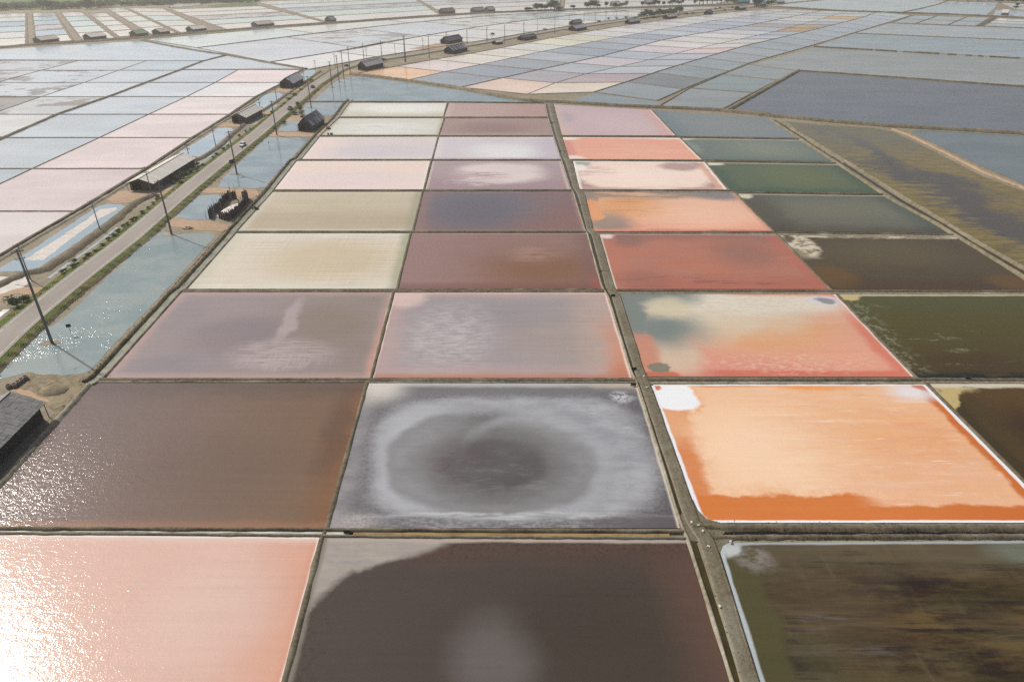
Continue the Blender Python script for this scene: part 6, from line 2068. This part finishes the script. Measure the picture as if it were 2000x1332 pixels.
for a in range(4):
    m.tube((.02, .01, .42 + .03 * a), (math.cos(a * 1.6) * .35, math.sin(a * 1.6) * .35, .78), .026, .01, 5)
trunk_o = m.build('trunk', M_BARK)
TRUNK = trunk_o.data
bpy.data.objects.remove(trunk_o)
m = MB()
for a in range(5):
    m.tube((0, 0, 0), (math.cos(a * 1.26) * .3, math.sin(a * 1.26) * .3, .6), .04, .015, 5)
stem_o = m.build('stem', M_BARK)
STEM = stem_o.data
bpy.data.objects.remove(stem_o)

def tree(p, h, r, label, group, k=None):
    o = thing('tree', p, label, 'tree', group, R.random() * 6)
    t = bpy.data.objects.new('trunk', TRUNK); COL.objects.link(t); t.parent = o; t.scale = (h * .8, h * .8, h * .75)
    c = bpy.data.objects.new('crown', CROWNS[k if k is not None else R.randrange(4)]); COL.objects.link(c); c.parent = o
    c.location = (0, 0, h * .6); c.scale = (r, r * R.uniform(.85, 1.1), h * .42)
    return o
def bush(p, h, r, label, group, k=None):
    o = thing('bush', p, label, 'bush', group, R.random() * 6)
    t = bpy.data.objects.new('stem', STEM); COL.objects.link(t); t.parent = o; t.scale = (r, r, h)
    c = bpy.data.objects.new('leaves', SHRUBS[k if k is not None else R.randrange(6)]); COL.objects.link(c); c.parent = o
    c.location = (0, 0, h * .5); c.scale = (r, r * R.uniform(.8, 1.15), h * .62)
    return o
bush(P(33, 597), 3.0, 2.6, 'big dark green bush on the left verge in the foreground', 'bushes beside the road', 1)
bush(P(47, 590), 2.2, 1.7, 'smaller green bush touching the big foreground bush', 'bushes beside the road', 4)
bush(P(145, 515), 1.6, 1.4, 'round green bush on the left verge just above the foreground pole tip', 'bushes beside the road', 0)
vl = [(112, 533), (120, 528), (133, 522), (157, 506), (166, 500), (178, 491), (192, 480), (205, 470), (216, 460), (225, 453), (236, 444), (243, 438.5), (252, 431), (258, 427), (270, 416), (282, 407), (292, 398), (300, 390), (304, 386),
      (380, 333), (392, 323), (411, 308), (419, 302), (432, 293), (440, 285), (464, 266), (476, 258), (484, 252), (520, 226), (527, 221), (545, 209), (551, 203), (604, 151)]
for i, (x, y) in enumerate(vl):
    r = R.uniform(.8, 1.35)
    b_ = bush(P(x + 8 * (y + 110) / 600, y + 1, .1), r * 1.1, r, 'small green bush in the row along the left road verge', 'small bushes along the left verge')
    b_['label'] = 'small green bush on the left road verge, %s from the near end' % nth_(i)
for (x, y, h, r, w) in ((346, 352, 2.2, 2.4, 'dark green bush between the long grey shed and the road'), (358, 347, 2.4, 2.2, 'tall green bush beside the road end of the long shed'), (365, 341, 1.7, 2.0, 'low green bush behind the tall one beside the long shed'),
                        (374, 337, 1.5, 2.0, 'green bush at the far end of the long shed clump'), (352, 358, 1.3, 1.8, 'low bush at the near end of the long shed clump'), (338, 358, 1.5, 1.4, 'bush closest to the wall of the long grey shed'),
                        (564, 195, 1.8, 2.0, 'lower of two round bushes left of the road before the bend'), (574, 188, 1.9, 2.2, 'upper of two round bushes left of the road before the bend'), (588, 177, 1.3, 1.6, 'small bush left of the road opposite the dark car'),
                        (606, 160, 2.0, 3.0, 'wide bush left of the road beyond the dark car'), (586, 216, 2.6, 2.6, 'olive bush in the scrub clump beside the parked pickup'), (577, 223, 1.6, 2.8, 'low bush at the near edge of the scrub clump'),
                        (590, 224, 1.7, 2.2, 'dark bush at the right edge of the scrub clump'), (581, 208, 3.2, 1.7, 'thin upright bush at the top of the scrub clump'), (555, 241, 1.6, 1.8, 'dark bush beside the small pond at the plank shed'),
                        (536, 252, 1.4, 1.6, 'bush on the verge left of the small shed pond'), (749, 121, 3.0, 2.6, 'dark green bush at the far end of the two-tone roofed shed'), (385, 324, 1.4, 1.8, 'grey-green bush at the far corner of the long shed')):
    bush(P(x, y, .1), h, r, w, 'bushes beside the road')
# tufts of the verges as one mass
def tufts():
    V, F = [], []
    q = random.Random(5)
    pts = [p for p in rc if 118 < p.y < 520]
    ns = normals2(pts)
    for i in range(15000):
        j = q.randrange(len(pts))
        side = q.choice((SL, -SL, -SL))
        if side == SL:
            d = RHW + q.uniform(.1, 2.2)
            z = RZ - .25 - (d - RHW - 1) * .3 if d > RHW + 1 else RZ - .03 - (d - RHW) * .22
        else:
            d = RHW + q.uniform(.1, 2.6)
            z = RZ - .2 - max(0, d - RHW - 1.6) * .28
        p = pts[j] + ns[j] * (side * d) + Vector((q.uniform(-2, 2), q.uniform(-2, 2), 0)) * .5
        if nz(p.x * .12, p.y * .12, 2) < -.15 and q.random() < .8:
            continue
        h = q.uniform(.12, .42)
        a = q.random() * 6.28
        w = Vector((math.cos(a), math.sin(a), 0)) * q.uniform(.06, .16)
        b = len(V)
        V += [Vector((p.x, p.y, z - .05)) - w, Vector((p.x, p.y, z - .05)) + w, Vector((p.x + q.uniform(-.15, .15), p.y + q.uniform(-.15, .15), z + h))]
        F.append((b, b + 1, b + 2))
    tag(link('grass', V, F, M_LEAF_OLIVE_GRASS), kind='stuff')
M_LEAF_OLIVE_GRASS = leaf_mat('grass_blades', (.07, .10, .025, 1), (.15, .16, .055, 1))
tufts()
M_WEED = leaf_mat('dry_weed', (.13, .115, .05, 1), (.20, .165, .085, 1))
# far trees: clumps at the top of the picture
_rows = {}
def far_tree(x, y, h, r, label, group, k=None):
    _rows.setdefault(label, []).append((x, tree(P(x, y), h * 1.1, r * 1.15, label, group, k)))
for (x, y, h, r) in ((4, 21, 7, 8), (14, 20.5, 8, 7), (36, 19, 8, 8), (47, 18.5, 7, 6), (60, 19, 5, 6), (84, 18.5, 13, 8), (93, 18.5, 12, 9), (103, 18, 11, 8), (118, 18, 6, 8), (128, 17.5, 7, 8), (140, 17.5, 5, 7), (152, 17, 7, 6), (170, 18, 12, 7), (178, 18, 11, 7),
                     (196, 15.5, 6, 9), (215, 14, 6, 9), (236, 12.5, 6, 9), (256, 11.5, 5, 9), (276, 10.5, 5, 9), (300, 10, 6, 8), (320, 9, 5, 9), (345, 5, 5, 9), (372, 5, 5, 9), (-20, 22, 8, 9), (-50, 23, 9, 9)):
    far_tree(x, y, h, r, 'hazy green tree in the row at the upper left', 'far trees at the upper left')
for (x, y, h, r) in ((1027, 23, 5, 6), (1036, 22.5, 5, 6), (1049, 22, 9, 7), (1058, 22, 9, 6), (1064, 21.5, 8, 6), (1076, 21.5, 13, 6), (1083, 21.5, 12, 7), (1091, 21, 5, 6), (1120, 19, 6, 5), (1147, 17.5, 8, 5), (1153, 17, 10, 6), (1160, 17, 11, 7), (1167, 16.5, 6, 5)):
    far_tree(x, y, h, r, 'dark green tree in the far levee hedge', 'far levee trees')
for (x, y, h, r) in ((1184, 16, 8, 4), (1202, 15.5, 7, 5), (1214, 15, 6, 5), (1222, 14.5, 8, 4), (1254, 13.5, 7, 4), (1268, 13, 6, 5), (1279, 12.5, 9, 5), (1287, 12, 7, 4), (1296, 11.8, 6, 4), (1308, 11.5, 7, 5), (1314, 11.2, 10, 4), (1324, 10.5, 6, 5), (1331, 10, 7, 4), (1357, 9.5, 7, 4)):
    far_tree(x, y, h, r, 'small tree in the broken row between far houses', 'far levee trees')
for (x, y, h, r) in ((1366, 9.5, 12, 6), (1373, 9.5, 13, 7), (1381, 9, 12, 6), (1391, 9, 12, 7), (1400, 8.5, 13, 7), (1408, 8.5, 12, 6), (1421, 8, 10, 6), (1432, 7, 6, 5)):
    far_tree(x, y, h, r, 'bushy tree in the clump left of the teal roof', 'trees by the teal-roofed building')
for (x, y, h, r) in ((1473, 15.5, 14, 5), (1477, 15.5, 16, 5), (1481, 15, 13, 5), (1498, 13, 8, 6), (1506, 12.5, 8, 5), (1490, 6, 8, 6), (1500, 4, 10, 6)):
    far_tree(x, y, h, r, 'tall dark tree in the clump right of the teal roof', 'trees by the teal-roofed building')
for i in range(15):
    x = 1253 + i * 5.2 + R.uniform(-1.5, 1.5)
    far_tree(x, 36.5 - (x - 1253) * .13 + R.uniform(-1, 1.5), R.uniform(6, 9), R.uniform(4, 6), 'bright green tree in the thicket behind the sheds', 'thicket behind the road sheds', 1 + 2 * (i % 2))
for (x, y) in ((1188, 38.5), (1204, 38), (1222, 36.5), (1240, 37), (1396, 19), (1406, 18), (1416, 22), (1340, 28.5), (1352, 28), (1430, 17), (1064, 60), (1170, 44)):
    _rows.setdefault('low bush along the verge of the far road', []).append((x, bush(P(x, y), 2.6, 3.2, 'low green bush on the verge of the far road', 'bushes along the far road')))
for (x, y, h, r) in ((1852, 2.5, 5, 8), (1870, 3, 6, 8), (1890, 3.5, 4, 8), (1910, 4, 5, 8), (1930, 4.5, 6, 8), (1950, 5.5, 5, 8), (1968, 6, 7, 8), (1982, 7, 8, 8), (1998, 7.5, 8, 8), (2015, 8, 8, 8), (1983, 19, 5, 4), (1987, 14, 5, 4)):
    far_tree(x, y, h, r, 'hazy tree in the row at the upper right corner', 'far trees at the upper right')
for lb, row in _rows.items():
    row.sort(key=lambda q: q[0])
    for i, (x, o) in enumerate(row):
        o['label'] = lb.replace('tree', 'tree, %s from the left,' % nth_(i), 1) if 'tree' in lb.split(' in ')[0] else lb + ', %s from the left' % nth_(i)
# clods and tufts on the banks, as masses
def scatter(name, lines, n, size, mat, spread, seed, blade=False):
    q = random.Random(seed)
    V, F = [], []
    pool = []
    for L, hw, z in lines:
        L = resample(L, 1.0)
        pool += [(p, nn, hw, z) for p, nn in zip(L, normals2(L))]
    for _ in range(n):
        p, nn, hw, z = q.choice(pool)
        c = p + nn * (hw * q.uniform(-spread, spread)) + Vector((q.uniform(-.6, .6), q.uniform(-.6, .6), 0))
        k = size * q.uniform(.5, 1.5)
        b = len(V)
        if blade:
            for j in range(3):
                a = q.random() * 6.28
                w = Vector((math.cos(a), math.sin(a), 0)) * k * .5
                b = len(V)
                V += [Vector((c.x, c.y, z)) - w, Vector((c.x, c.y, z)) + w, Vector((c.x + q.uniform(-k, k), c.y + q.uniform(-k, k), z + k * 1.6))]
                F.append((b, b + 1, b + 2))
        else:
            a = q.random() * 6.28
            for j in range(4):
                V.append(Vector((c.x + k * math.cos(a + j * 1.57), c.y + k * q.uniform(.6, 1) * math.sin(a + j * 1.57), z - .05)))
            V.append(Vector((c.x, c.y, z + k * .7)))
            F += [(b, b + 1, b + 4), (b + 1, b + 2, b + 4), (b + 2, b + 3, b + 4), (b + 3, b, b + 4)]
    tag(link(name, V, F, mat), kind='stuff')
E2L = offset(el, sg * 3.05)
NEARB = [(mid(SB, SCc, .66), 1.1, .2), (px_line([(1352, 1026), (1700, 1031), (2090, 1031)]), .8, .34), (px_line([(1390, 1049), (1700, 1048), (2090, 1047)]), .5, .24), (wl, .6, .4)]
scatter('mud_clods', NEARB + [(E2L, .6, .4)], 3600, .10, M_MUD, .75, 11)
scatter('dry_weeds', [(MAIN[:len(MAIN) * 2 // 3], 1.6, .8), (E2L, .6, .4)], 2600, .18, M_WEED, 1.0, 12, True)
# the wood beyond the far pans reads as one mass
def woodland():
    q = random.Random(21)
    V, F = [], []
    spots = []
    for (x0, x1, ya, yb, n) in ((-80, 200, 13, 21, 150), (190, 345, 7, 13.5, 70), (338, 505, 2.5, 9, 110), (505, 700, -6, -1, 40)):
        for _ in range(n):
            f = q.random()
            spots.append((x0 + (x1 - x0) * f, ya + (yb - ya) * q.random() - (5 * f if x0 < 0 else 3 * f)))
    for x, y in spots:
        p = P(x, y)
        h, r = q.uniform(3, 7), q.uniform(4, 8)
        for _ in range(46):
            d = Vector((q.gauss(0, 1), q.gauss(0, 1), q.gauss(0, 1))).normalized() * (q.random() ** .4)
            c = p + Vector((d.x * r, d.y * r, h * .5 + d.z * h * .5))
            u = Vector((q.gauss(0, 1), q.gauss(0, 1), q.gauss(0, .6))).normalized()
            w = u.orthogonal().normalized()
            k = q.uniform(.7, 1.5)
            b = len(V)
            V += [c - u * k, c + w * k * .6, c + u * k, c - w * k * .6]
            F.append((b, b + 1, b + 2, b + 3))
    tag(link('woodland', V, F, M_LEAF_DARK), kind='stuff')
woodland()
# palm beside the road
def palm(p, h, label):
    o = thing('palm_tree', p, label, 'palm tree')
    m = MB()
    for i in range(5):
        m.tube((.12 * i, 0, h * .62 * i / 5), (.12 * (i + 1), 0, h * .62 * (i + 1) / 5), .22 - .02 * i, .2 - .02 * i, 7)
    m.build('trunk', M_BARK, o)
    top = Vector((.6, 0, h * .62))
    for k in range(15):
        a = k * 2.4
        d = Vector((math.cos(a), math.sin(a), 0))
        side = Vector((-d.y, d.x, 0))
        m = MB()
        up = R.uniform(.35, .95)
        prev = None
        for i in range(6):
            f = i / 5
            c = top + d * (2.9 * f) + Vector((0, 0, up * 2.4 * f - 3.4 * f * f))
            w = .5 * math.sin(math.pi * (.12 + .86 * f))
            cur = (c - side * w, c + side * w)
            if prev:
                m.quad(prev[0], prev[1], cur[1], cur[0])
            prev = cur
        m.build('frond', M_LEAF, o)
palm(P(961, 77), 8.5, 'lone palm tree beside the road, right of the dark-roofed sheds')

# ------------------------------------------------------------------ air
m = bpy.data.materials.new('haze_air')
m.use_nodes = True
t = m.node_tree
t.nodes.remove(t.nodes['Principled BSDF'])
pv = t.nodes.new('ShaderNodeVolumePrincipled')
pv.inputs['Color'].default_value = (1.0, .97, .93, 1)
pv.inputs['Density'].default_value = HAZE
pv.inputs['Anisotropy'].default_value = .35
t.links.new(pv.outputs[0], t.nodes['Material Output'].inputs['Volume'])
b = MB()
b.hexa([(-6100, -160, -1.2), (6100, -160, -1.2), (6100, 11100, -1.2), (-6100, 11100, -1.2), (-6100, -160, 84), (6100, -160, 84), (6100, 11100, 84), (-6100, 11100, 84)])
tag(b.build('haze', m), kind='stuff')
